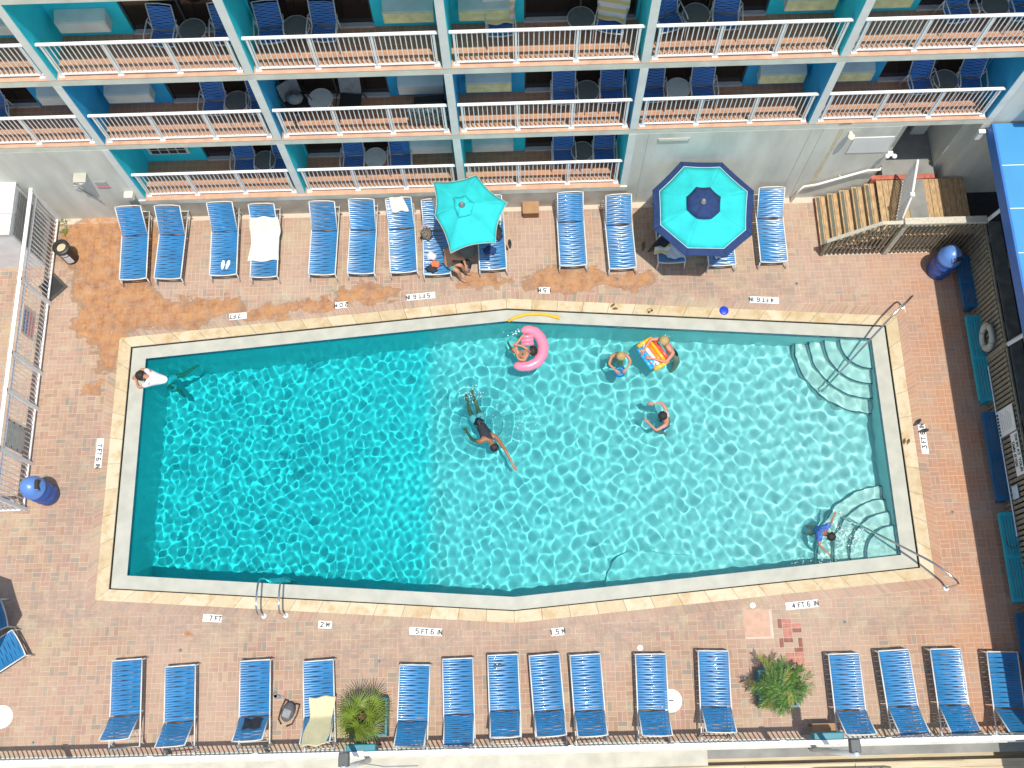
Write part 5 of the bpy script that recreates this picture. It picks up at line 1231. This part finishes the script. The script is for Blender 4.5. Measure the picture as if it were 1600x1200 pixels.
for k in range(76):
    a = 2.399*k+rp.uniform(-0.2, 0.2); up_ = (k/76)
    inst(fr[k % 5][1 if rp.random() < 0.16 else 0], 'frond', ar, (rp.uniform(-0.2, 0.2), rp.uniform(-0.2, 0.2), 0.05+0.2*rp.random()), (0, RAD(5-52*up_), a)).scale = (1, 1, 1)
MB().tube([(0, 0, 0), (0.02, 0.01, 0.3)], 0.03, 8).tube([(0.08, -0.06, 0), (0.1, -0.08, 0.25)], 0.02, 8).build('stem', M['brown'], ar)
wd = MB()
for k in range(60):
    a = rp.uniform(0, 6.28); x, y = rp.choice([(-2.36, -0.1), (-2.3, -0.35), (-2.42, -0.9)]); d = Vector((cos(a), sin(a), 0.9)).normalized()
    leaflet(wd, Vector((x+rp.uniform(-0.05, 0.08), y+rp.uniform(-0.08, 0.08), 0)), d, Vector((0.1, 0.2, 1)), rp.uniform(0.08, 0.2), 0.012, 0.4, 3)
o = wd.build('weeds', M['grass']); tag(o, 'yellow green weeds growing at the foot of the left fence', 'weeds', kind='stuff')

# ------------------------------------------------------------------ small things on the deck and pool edge
def shoe(t, x, y, rz, m, L_=0.26, z=0.0):
    Mx = Matrix.Translation((x, y, z)) @ Matrix.Rotation(rz, 4, 'Z')
    o = [(0.5*L_*cos(a)*(1), 0.17*L_*sin(a)*(1+0.22*cos(a))) for a in np.linspace(0, 2*pi, 17)[:-1]]
    mb = MB(); mb.prism(o, 0, 0.018); mb.v = [Mx @ Vector(v) for v in mb.v]; mb.build('sole', m, t)
    mb = MB().tube([(-0.02, 0.16*L_, 0.018), (0.02, 0.08*L_, 0.05), (0.28*L_, 0, 0.035), (0.02, -0.08*L_, 0.05), (-0.02, -0.16*L_, 0.018)], 0.008, 5)
    mb.v = [Mx @ Vector(v) for v in mb.v]; mb.build('strap', m, t)
def shoes(x, y, z, rz, m, label, gap=0.13, ang=0.15, L_=0.25):
    t = thing('flip_flops', label, 'sandals', (x, y, z), rz); shoe(t, 0, gap/2, ang, m, L_); shoe(t, 0.02, -gap/2, -ang, m, L_); return t
shoes(2.02, -1.60, 0.357, RAD(80), M['white'], 'white flip-flops on the third upper lounger', 0.12, 0.1, 0.25)
shoes(18.79, -6.16, 0.012, RAD(25), M['black'], 'black flip-flops beside the right sideways depth tile', 0.24, 0.25, 0.26)
shoes(18.41, -6.52, 0.01, RAD(70), M['brown'], 'small brown sandals on the travertine edge at right', 0.09, 0.1, 0.15)
shoes(11.66, -2.88, 0.01, RAD(20), M['brown'], 'small brown sandals on the travertine above the blonde swimmer', 0.1, 0.3, 0.15)
shoes(12.6, -1.30, 0.006, RAD(60), M['brown'], 'dark brown sandals in the octagonal umbrella shade', 0.22, 0.4, 0.27)
shoes(9.07, -1.12, 0.006, RAD(110), M['black'], 'black and white shoes right of the plain turquoise umbrella', 0.14, 0.3, 0.26)
t = thing('keys', 'tiny bunch of keys on the travertine edge', 'keys', (12.26, -3.0, 0.01)); MB().lathe([(0.02, 0.004), (0.03, 0.008), (0.035, 0.0)], 0, 0, 12).build('ring', M['alu'], t); MB().box(0.03, 0.09, -0.01, 0.012, 0, 0.006).build('key', M['alu'], t)
t = thing('goggles', 'small dark goggles on the travertine edge', 'goggles', (12.57, -3.02, 0.01), 0.5); MB().ball((-0.04, 0, 0.015), (0.032, 0.025, 0.018)).ball((0.04, 0, 0.015), (0.032, 0.025, 0.018)).build('lens', M['black'], t, smooth=True); MB().tube([(-0.07, 0, 0.01), (-0.03, 0.09, 0.01), (0.05, 0.08, 0.01), (0.07, 0, 0.01)], 0.005, 5).build('band', M['brown'], t)
t = thing('frisbee', 'round blue disc on the upper travertine edge', 'frisbee', (14.39, -3.05, 0.008)); MB().lathe([(0, 0.022), (0.09, 0.022), (0.112, 0.012), (0.115, 0)], 0, 0, 28).build('disc', M['ball'], t, smooth=True); MB().lathe([(0.085, 0.0235), (0.09, 0.0235)], 0, 0, 24).build('ring', M['navy'], t)
t = thing('pool_noodle', 'yellow foam noodle bent over the pool ledge apex', 'pool noodle', (9.7, -3.05, -0.005)); pts = [Vector((x, y, z)) for x, y, z in ((-0.66, -0.10, -0.03), (-0.45, -0.01, 0.0), (-0.2, 0.055, 0.0), (0.08, 0.06, 0.0), (0.35, 0.02, 0.0), (0.62, -0.07, 0.0))]
MB().tube(pts, 0.036, 12).build('foam', M['noodle'], t, smooth=True); MB().lathe([(0, 0), (0.012, 0)], 0, 0, 10, M=Matrix.Translation(pts[-1]+Vector((0.003, 0, 0))) @ Matrix.Rotation(RAD(90), 4, 'Y')).build('core_hole', M['black'], t)
t = thing('backpack', 'dark grey backpack with loose straps between lower loungers', 'backpack', (3.97, -12.28, 0.006), RAD(-20))
MB().ball((0, 0, 0.11), (0.15, 0.22, 0.12), 16).build('body', mat('grey_fabric', (0.10, 0.10, 0.11), 0.85, 0.3, 15, bump=0.6), t, smooth=True)
MB().box(-0.09, 0.09, -0.13, 0.06, 0.205, 0.24).build('pocket', M['grey'], t, bevel=0.02)
for s in (-1, 1): MB().tube([(s*0.08, 0.2, 0.1), (s*0.17, 0.22, 0.04), (s*0.19, 0.0, 0.02), (s*0.16, -0.22, 0.02), (s*0.06, -0.3, 0.02)], 0.018, 6).build('strap', M['black'], t, smooth=True)
shoes(3.68, -11.93, 0.006, RAD(40), M['grey'], 'grey sandal pair above the backpack', 0.1, 0.9, 0.25)
t = thing('backpack', 'black backpack standing between the two loungers under the plain umbrella', 'backpack', (8.02, -1.72, 0.006), RAD(5)); MB().ball((0, 0, 0.24), (0.15, 0.12, 0.25), 16).build('body', M['cloth_black'], t, smooth=True); MB().ball((0, -0.10, 0.16), (0.1, 0.06, 0.12), 12).build('pocket', mat('blue_grey_fabric', (0.12, 0.15, 0.2), 0.8), t, smooth=True)
t = thing('pile_of_clothes', 'white and orange clothes heaped on the left shaded lounger', 'clothes', (7.15, -1.55, 0.37))
def lump(c, r, m, seed, name):
    r_ = random.Random(seed); mb = MB().ball((0, 0, 0), 1.0, 18)
    mb.v = [Vector(c)+Vector((v[0]*r[0], v[1]*r[1], max(v[2], -0.2)*r[2]))*(1+0.22*sin(5*v[0]+seed)*cos(6*v[1]+seed)+0.12*sin(9*v[2]+4*v[0]+seed)) for v in mb.v]
    return mb.build(name, m, t, smooth=True)
lump((0.02, 0.02, 0.03), (0.13, 0.12, 0.09), M['cloth_white'], 2, 'shirt'); lump((0.12, -0.20, 0.03), (0.12, 0.09, 0.08), M['cloth_orange'], 5, 'cap'); lump((0.02, -0.32, 0.02), (0.15, 0.1, 0.06), M['cloth_black'], 9, 'shorts')
t = thing('tote_bag', 'mottled bag on the left lounger at the edge of the plain umbrella', 'bag', (7.05, -0.93, 0.38)); lump((0, 0, 0.06), (0.14, 0.17, 0.10), mat('mottled_fabric', (0.14, 0.12, 0.09), 0.9, 0.8, 30), 12, 'body'); MB().tube([(-0.05, 0.12, 0.1), (-0.02, 0.2, 0.16), (0.06, 0.12, 0.12)], 0.01, 6).build('handle', M['pink_ink'], t)
t = thing('towel_pile', 'dark swimwear lying on the right shaded lounger', 'clothes', (8.83, -0.95, 0.375)); lump((0, 0, 0.02), (0.12, 0.2, 0.06), M['cloth_black'], 31, 'shorts'); lump((-0.2, -0.45, 0.0), (0.16, 0.12, 0.04), M['navy'], 33, 'shirt')
# ------------------------------------------------------------------ people
def skin_mesh(nodes, edges, name, m, root, sub=2):
    keys = list(nodes); ix = {k: i for i, k in enumerate(keys)}
    me = bpy.data.meshes.new(name); me.from_pydata([nodes[k][:3] for k in keys], [(ix[a], ix[b]) for a, b in edges], []); me.update()
    o = bpy.data.objects.new(name, me); COL.objects.link(o)
    sk = o.modifiers.new('skin', 'SKIN'); sk.branch_smoothing = 0.6; sk.use_smooth_shade = True
    if not me.skin_vertices: 
        bpy.context.view_layer.objects.active = o
    for k in keys:
        r = nodes[k][3]; r = r if isinstance(r, tuple) else (r, r); me.skin_vertices[0].data[ix[k]].radius = r
    me.skin_vertices[0].data[ix[root]].use_root = True
    ss = o.modifiers.new('sub', 'SUBSURF'); ss.levels = sub; ss.render_levels = sub
    dg = bpy.context.evaluated_depsgraph_get(); out = bpy.data.meshes.new_from_object(o.evaluated_get(dg)); out.name = name
    bpy.data.objects.remove(o); out.materials.clear(); out.materials.append(m)
    return out
def lerp3(a, b, f): return tuple(a[i]+(b[i]-a[i])*f for i in range(3))
def person(label, J, skin, hair, k=1.0, clothes=(), cap=None, face=None, hair_r=1.0, group=None):
    """J: joints P pelvis, C chest, N neck, H head, S/E/W (shoulder, elbow, wrist) and K/A (knee, ankle) with l/r"""
    root = J['P']; t = thing('person', label, 'person', root, 0, group)
    R = {'P': 0.125, 'B': 0.115, 'C': 0.135, 'N': 0.055, 'H': 0.092, 'S': 0.058, 'E': 0.042, 'W': 0.028, 'G': 0.085, 'K': 0.056, 'A': 0.036, 'T': 0.03}
    n = {}; e = []
    q = lambda p: tuple(p[i]-root[i] for i in range(3))
    n['P'] = (*q(J['P']), R['P']*k); n['B'] = (*q(lerp3(J['P'], J['C'], 0.5)), (R['B']*k, R['B']*k*0.9)); n['C'] = (*q(J['C']), (R['C']*k*1.05, R['C']*k*0.85))
    n['N'] = (*q(J['N']), R['N']*k); n['H'] = (*q(J['H']), R['H']*(0.5+0.5*k))
    e += [('P', 'B'), ('B', 'C'), ('C', 'N'), ('N', 'H')]
    for s in 'lr':
        S, E, W_ = J['S'+s], J['E'+s], J['W'+s]
        n['S'+s] = (*q(S), R['S']*k); n['E'+s] = (*q(E), R['E']*k); n['W'+s] = (*q(W_), R['W']*k); e += [('C', 'S'+s), ('S'+s, 'E'+s), ('E'+s, 'W'+s)]
        d = (Vector(W_)-Vector(E)).normalized(); sd_ = d.cross(Vector((0, 0, 1))); sd_ = sd_.normalized() if sd_.length > 0.1 else Vector((1, 0, 0))
        pm = Vector(W_)+d*0.055*k; n['M'+s] = (*q(pm), (0.034*k, 0.020*k)); e.append(('W'+s, 'M'+s))
        for j in range(4):
            off = sd_*(j-1.5)*0.021*k; L1 = (0.045, 0.052, 0.049, 0.038)[j]*k
            b_ = pm+off+d*0.030*k; m1 = b_+d*L1; m2 = m1+d*L1*0.75-Vector((0, 0, 0.016*k))
            n['f%d0%s' % (j, s)] = (*q(b_), 0.0105*k); n['f%d1%s' % (j, s)] = (*q(m1), 0.0095*k); n['f%d2%s' % (j, s)] = (*q(m2), 0.008*k)
            e += [('M'+s, 'f%d0%s' % (j, s)), ('f%d0%s' % (j, s), 'f%d1%s' % (j, s)), ('f%d1%s' % (j, s), 'f%d2%s' % (j, s))]
        th = Vector(W_)+d*0.03*k+sd_*(0.036*k if s == 'l' else -0.036*k); th2 = th+(d*0.8+sd_*(0.6 if s == 'l' else -0.6)).normalized()*0.045*k
        n['t0'+s] = (*q(th), 0.012*k); n['t1'+s] = (*q(th2), 0.010*k); e += [('W'+s, 't0'+s), ('t0'+s, 't1'+s)]
        K, A = J['K'+s], J['A'+s]
        side = (Vector(S)-Vector(J['C'])); side = side.normalized()*0.085*k
        g = Vector(J['P'])+side+(Vector(K)-Vector(J['P'])).normalized()*0.05
        n['G'+s] = (*q(g), R['G']*k); n['K'+s] = (*q(K), R['K']*k); n['A'+s] = (*q(A), R['A']*k); e += [('P', 'G'+s), ('G'+s, 'K'+s), ('K'+s, 'A'+s)]
        fd = Vector(J.get('F'+s, lerp3(A, K, -0.25))); fd = Vector(A)+(fd-Vector(A)).normalized()*0.17*k
        n['T'+s] = (*q(fd), (0.036*k, 0.022*k)); e.append(('A'+s, 'T'+s))
    me = skin_mesh(n, e, 'body', skin, 'P')
    H = Vector(n['H'][:3]); up = (H-Vector(n['N'][:3])).normalized()
    f = Vector(face if face else (0, -1, 0)); f = (f-up*f.dot(up)).normalized(); sdv = f.cross(up).normalized(); hr = R['H']*(0.5+0.5*k)
    # nose and ears belong to the same skin
    bm = bmesh.new(); bm.from_mesh(me)
    for c, r in ((H+f*hr*0.98-up*0.01, (0.014, 0.014, 0.02)), (H+sdv*hr*0.98, (0.012, 0.02, 0.028)), (H-sdv*hr*0.98, (0.012, 0.02, 0.028))):
        tmp = MB().ball(c, r, 8).mesh('tmp'); bm.from_mesh(tmp); bpy.data.meshes.remove(tmp)
    bm.to_mesh(me); bm.free(); me.polygons.foreach_set('use_smooth', [True]*len(me.polygons))
    body = receiver(inst(me, 'body', t))
    for s_ in (-1, 1):
        MB().ball(H+f*hr*0.90+sdv*s_*0.033+up*0.012, 0.011, 8).build('eye', M['black'], t, smooth=True)
    MB().ball(H+f*hr*0.93-up*0.045, (0.02, 0.012, 0.008), 8).build('mouth', M['pink_ink'], t, smooth=True)
    if hair:
        rot = Matrix((sdv, f, up)).transposed()
        mb = MB(); nn = 18
        for i in range(10):
            ph = pi*0.62*i/9
            for kk in range(nn):
                a = 2*pi*kk/nn; v = Vector((sin(ph)*cos(a), sin(ph)*sin(a), cos(ph))); lim = 1.0
                if v.y > 0.35 and v.z < 0.45: v = Vector((v.x, v.y*0.8, 0.45+0.3*v.z))
                rr = hr*1.14*hair_r*(1+0.05*sin(7*a+3*ph)); mb.v.append(H-f*0.008+rot @ (v*rr)+up*0.006)
        for i in range(9):
            for kk in range(nn): mb.f.append((i*nn+kk, i*nn+(kk+1) % nn, (i+1)*nn+(kk+1) % nn, (i+1)*nn+kk))
        hm = mb.build('hair', hair, t, smooth=True); hm.modifiers.new('th', 'SOLIDIFY').thickness = 0.012; receiver(hm)
    for nm, ks, es, m, dr in clothes:
        nn_ = {}
        for kx in ks:
            base = n[kx]; r = base[3]; r = r if isinstance(r, tuple) else (r, r); nn_[kx] = (*base[:3], (r[0]+dr, r[1]+dr))
        for a_, b_, fr_ in [x for x in es if len(x) == 3]:
            pa, pb = n[a_], n[b_]; ra = pa[3] if isinstance(pa[3], tuple) else (pa[3],)*2; rb = pb[3] if isinstance(pb[3], tuple) else (pb[3],)*2
            nn_[a_+b_] = (*lerp3(pa, pb, fr_), tuple(ra[i]+(rb[i]-ra[i])*fr_+dr*1.3 for i in range(2)))
        ee = [(a_, b_) if len(x) == 2 else (a_, a_+b_) for x in es for a_, b_ in [x[:2]]]
        receiver(inst(skin_mesh(nn_, ee, nm, m, ks[0]), nm, t))
    if cap:
        rot = Matrix((sdv, f, up)).transposed()
        mb = MB().lathe([(0, 1.22), (0.5, 1.12), (0.92, 0.82), (1.12, 0.35), (1.14, 0.1)], 0, 0, 20)
        mb.v = [H+rot @ (Vector(v)*hr) for v in mb.v]; mb.build('cap_crown', cap[0], t, smooth=True).modifiers.new('th', 'SOLIDIFY').thickness = 0.006
        mb = MB(); mb.lathe([(0.9, 0.22), (1.9, 0.08)], 0, 0, 12, RAD(cap[2]-48), RAD(cap[2]+48)); mb.v = [H+rot @ (Vector(v)*hr) for v in mb.v]
        mb.build('cap_brim', cap[1], t, smooth=True).modifiers.new('th', 'SOLIDIFY').thickness = 0.006
    return t
TOP = lambda m, dr=0.012: ('shirt', ['C', 'B', 'P'], [('C', 'B'), ('B', 'P', 0.8), ('C', 'Sl', 0.9), ('C', 'Sr', 0.9)], m, dr)
def TOP2(m): return TOP(m, 0.03)
def TEE(m, dr=0.014): return ('shirt', ['C', 'B', 'Sl', 'Sr'], [('C', 'B'), ('B', 'P', 0.85), ('C', 'Sl'), ('C', 'Sr'), ('Sl', 'El', 0.7), ('Sr', 'Er', 0.7)], m, dr)
def SHORTS(m, dr=0.014): return ('shorts', ['P', 'Gl', 'Gr'], [('P', 'B', 0.4), ('P', 'Gl'), ('P', 'Gr'), ('Gl', 'Kl', 0.6), ('Gr', 'Kr', 0.6)], m, dr)
def SUIT(m, dr=0.010): return ('swimsuit', ['P', 'B', 'C'], [('P', 'B'), ('B', 'C'), ('P', 'Gl', 0.6), ('P', 'Gr', 0.6)], m, dr)
person('swimmer in black top and white shorts reaching forward with one arm', dict(P=(8.27, -5.70, -0.20), C=(8.47, -6.07, -0.075), N=(8.56, -6.24, -0.02), H=(8.63, -6.37, 0.01),
    Sl=(8.68, -6.10, -0.05), El=(8.90, -6.46, 0.04), Wl=(9.07, -6.80, 0.0), Sr=(8.31, -6.22, -0.05), Er=(8.10, -6.12, -0.22), Wr=(7.98, -5.92, -0.30),
    Kl=(8.24, -5.32, -0.34), Al=(8.14, -4.98, -0.40), Kr=(8.04, -5.36, -0.38), Ar=(7.98, -5.02, -0.5)), M['skin_dark'], M['hair_dark'], 1.0, [TOP2(M['cloth_black']), SHORTS(M['cloth_white'], 0.03)], face=(0.2, -0.4, -1), hair_r=0.93)
person('bather with a black and grey cap and arms curved forward in the water', dict(P=(12.86, -5.72, -0.80), C=(12.80, -5.73, -0.16), N=(12.74, -5.73, -0.08), H=(12.68, -5.73, 0.08),
    Sl=(12.76, -5.93, -0.04), El=(12.52, -6.05, -0.06), Wl=(12.36, -5.86, -0.08), Sr=(12.79, -5.53, -0.04), Er=(12.70, -5.37, -0.05), Wr=(12.52, -5.37, -0.07),
    Kl=(12.66, -5.86, -1.05), Al=(12.84, -5.88, -1.32), Kr=(12.68, -5.58, -1.05), Ar=(12.86, -5.56, -1.32)), M['skin_pink'], M['hair_dark'], 0.95, [SHORTS(M['cloth_blue'])], cap=(M['cloth_black'], M['grey_sign'], -60), face=(-1, 0, -0.2))
person('blonde bather looking down at a blue float in the water', dict(P=(11.70, -4.02, -0.80), C=(11.73, -4.08, -0.17), N=(11.75, -4.14, -0.08), H=(11.77, -4.20, 0.07),
    Sl=(11.56, -4.12, -0.05), El=(11.48, -4.34, -0.06), Wl=(11.62, -4.48, -0.07), Sr=(11.92, -4.10, -0.05), Er=(12.02, -4.30, -0.06), Wr=(11.90, -4.46, -0.07),
    Kl=(11.60, -4.1, -1.1), Al=(11.6, -4.0, -1.45), Kr=(11.84, -4.1, -1.1), Ar=(11.84, -4.0, -1.45)), M['skin_tan'], M['hair_blond'], 0.92, [SUIT(M['cloth_blue'])], face=(0.1, -1, -0.6), hair_r=1.08)
t = thing('swim_board', 'submerged blue float below the blonde bather', 'float', (11.74, -4.50, -0.24)); receiver(MB().lathe([(0, 0.03), (0.13, 0.03), (0.15, 0.0), (0.13, -0.03), (0, -0.03)], 0, 0, 20).build('board', mat('blue_foam', (0.02, 0.22, 0.62), 0.5), t, smooth=True)); receiver(MB().lathe([(0.08, 0.034), (0.10, 0.034)], 0, 0, 20).build('print', M['cloth_white'], t))
person('blonde bather in a black swimsuit hugging the colourful float', dict(P=(13.16, -4.12, -0.42), C=(12.95, -3.98, -0.02), N=(12.88, -3.93, 0.10), H=(12.82, -3.88, 0.20),
    Sl=(13.06, -4.14, 0.04), El=(12.86, -4.36, 0.05), Wl=(12.52, -4.27, 0.07), Sr=(12.82, -3.76, 0.04), Er=(12.52, -3.77, 0.05), Wr=(12.36, -4.02, 0.07),
    Kl=(13.15, -4.3, -0.85), Al=(13.12, -4.3, -1.25), Kr=(13.2, -4.1, -0.85), Ar=(13.2, -4.1, -1.25)), M['skin_pink'], M['hair_blond'], 1.02, [SUIT(M['cloth_black'], 0.012)], face=(-1, -0.3, -0.8), hair_r=1.12)
t = thing('float_board', 'colourful inflatable board with blue, white and orange bands and yellow ends', 'float', (12.56, -4.12, -0.05), math.atan2(-0.65, 0.40))
cols = [('blue_vinyl', (0.03, 0.35, 0.72)), ('white_vinyl_float', (0.75, 0.78, 0.80)), ('orange_vinyl', (0.85, 0.22, 0.02)), ('yellow_vinyl', (0.85, 0.42, 0.02)), ('red_vinyl', (0.65, 0.08, 0.06))]
MV = [mat(a, b, 0.25, 0.25, 14, coat=0.5) for a, b in cols]
for k, c in enumerate((0, 0, 1, 2, 3, 4)): MB().tube([(x, -0.235+k*0.094, 0.02) for x in (-0.30, -0.1, 0.1, 0.30)], 0.049, 10).build('air_chamber', MV[c], t, smooth=True)
for s in (-1, 1): MB().tube([(s*0.345, -0.20, 0.02), (s*0.36, 0.0, 0.02), (s*0.345, 0.22, 0.02)], 0.056, 10).build('end_pillow', MV[3], t, smooth=True)
for k in range(9): MB().ball((random.uniform(-0.28, 0.28), random.uniform(-0.24, -0.02), 0.066), (0.035, 0.018, 0.006), 8).build('printed_spot', MV[k % 5], t, smooth=True)
person('dark haired bather lounging in the pink crescent float', dict(P=(9.28, -4.02, -0.12), C=(9.46, -4.08, 0.05), N=(9.54, -4.07, 0.13), H=(9.60, -4.03, 0.19),
    Sl=(9.42, -4.22, 0.06), El=(9.28, -4.20, 0.07), Wl=(9.20, -4.03, 0.10), Sr=(9.50, -3.94, 0.06), Er=(9.38, -3.86, 0.08), Wr=(9.26, -3.84, 0.12),
    Kl=(9.20, -3.80, 0.02), Al=(9.36, -3.62, 0.06), Kr=(9.12, -3.92, -0.1), Ar=(9.05, -3.70, -0.3)), M['skin_tan'], M['hair_dark'], 0.85, [SUIT(M['cloth_black'])], face=(-1, 0.2, 0.2), hair_r=1.25)
t = thing('crescent_float', 'pink inflatable crescent float with a ridged head rest', 'float', (9.55, -3.9, -0.04))
path = [(-0.20, 0.47), (-0.02, 0.50), (0.16, 0.43), (0.29, 0.26), (0.34, 0.04), (0.30, -0.18), (0.17, -0.36), (-0.03, -0.45), (-0.22, -0.46), (-0.40, -0.41)]
pts = []
for i in range(len(path)-1):
    for f in (0, 0.5): pts.append((path[i][0]+(path[i+1][0]-path[i][0])*f, path[i][1]+(path[i+1][1]-path[i][1])*f, 0.03))
pts.append((*path[-1], 0.03)); rs = [0.085+0.055*sin(pi*min(1, max(0, (i+2)/(len(pts)+3)))) for i in range(len(pts))]; rs[0] = 0.05; rs[-1] = 0.05
receiver(MB().tube(pts, 0.1, 16, rs=rs).build('tube', M['pink_float'], t, smooth=True))
for k in range(3): receiver(MB().tube([(-0.20, 0.30-k*0.095, 0.05), (0.10, 0.32-k*0.095, 0.05)], 0.052, 10).build('head_rest', M['pink_float'], t, smooth=True))
receiver(MB().lathe([(0, 0.0), (0.02, 0.0), (0.022, -0.02)], -0.36, -0.38, 12).build('valve', M['white'], t))
person('bather in a white shirt leaning on the left pool ledge', dict(P=(0.68, -4.42, -0.24), C=(0.30, -4.38, 0.00), N=(0.16, -4.37, 0.08), H=(0.05, -4.36, 0.13),
    Sl=(0.20, -4.56, 0.02), El=(-0.02, -4.63, 0.03), Wl=(-0.09, -4.46, 0.02), Sr=(0.21, -4.20, 0.02), Er=(0.01, -4.17, 0.03), Wr=(-0.09, -4.28, 0.02),
    Kl=(0.86, -4.62, -0.50), Al=(0.88, -4.66, -0.9), Kr=(0.94, -4.24, -0.36), Ar=(1.18, -4.06, -0.42)), M['skin_tan'], M['hair_dark'], 0.95, [TEE(M['cloth_white'], 0.028), SHORTS(M['cloth_white'], 0.02)], face=(-1, 0, -0.3), hair_r=1.1)
person('child in a blue patterned shirt splashing near the lower corner steps', dict(P=(16.12, -8.48, -0.42), C=(16.22, -8.58, -0.09), N=(16.29, -8.65, 0.0), H=(16.36, -8.72, 0.06),
    Sl=(16.34, -8.46, -0.06), El=(16.46, -8.36, -0.10), Wl=(16.52, -8.24, -0.08), Sr=(16.10, -8.72, -0.06), Er=(16.12, -8.90, -0.08), Wr=(16.26, -9.05, -0.08),
    Kl=(16.15, -8.42, -0.72), Al=(16.1, -8.36, -1.0), Kr=(16.02, -8.56, -0.72), Ar=(15.98, -8.5, -1.0)), M['skin_dark'], M['hair_dark'], 0.78, [TEE(M['cloth_blue'], 0.03)], face=(0.5, -0.8, -0.4))
person('shirtless man in teal shorts sitting at the edge of the plain turquoise umbrella', dict(P=(7.56, -1.80, 0.49), C=(7.66, -1.62, 0.80), N=(7.76, -1.50, 0.94), H=(7.84, -1.42, 1.05),
    Sl=(7.52, -1.58, 0.84), El=(7.62, -1.42, 0.62), Wl=(7.80, -1.55, 0.52), Sr=(7.84, -1.80, 0.82), Er=(7.98, -1.72, 0.64), Wr=(8.02, -1.86, 0.56),
    Kl=(7.92, -1.84, 0.50), Al=(8.00, -1.86, 0.09), Fl=(8.15, -1.92, 0.03), Kr=(7.84, -2.0, 0.50), Ar=(7.88, -2.04, 0.09), Fr=(8.04, -2.1, 0.03)), M['skin_tan'], M['hair_dark'], 1.0, [SHORTS(M['cloth_teal'], 0.02)], face=(0.7, -0.7, -0.3))
# foam and spray on the water, with white bits standing in for sun glints
def spray(cx, cy, rx, ry, n, label, seed, rmax=0.016):
    r_ = random.Random(seed); mb = MB()
    for _ in range(n):
        a, d = r_.uniform(0, 6.28), r_.random()**0.7; s = r_.uniform(0.003, rmax)*(0.5+0.5*r_.random())
        mb.ball((cx+rx*d*cos(a), cy+ry*d*sin(a), WZ+0.012+s*0.3), (s*r_.uniform(0.8, 2.2), s*r_.uniform(0.8, 1.6), s*0.5), 6, Matrix.Rotation(r_.uniform(0, 3), 3, 'Z'))
    o = mb.build('splash', M['foam_glint'], None, smooth=True); tag(o, label, 'splash', kind='stuff')
spray(9.0, -5.85, 0.75, 0.65, 150, 'white spray on the water right of the swimmer', 1, 0.009); spray(8.1, -5.0, 0.3, 0.25, 120, 'white spray above the swimmer feet', 2, 0.010)
spray(16.75, -8.65, 0.45, 0.35, 170, 'white spray and glint flecks beside the splashing child', 3, 0.014); spray(15.9, -9.25, 0.7, 0.07, 40, 'white flecks in place of sun glints along the lower pool edge', 4, 0.014)
spray(9.2, -3.45, 0.3, 0.12, 22, 'white flecks above the pink float', 5, 0.014); spray(12.9, -3.66, 0.25, 0.04, 22, 'white flecks above the colourful float', 6, 0.014)
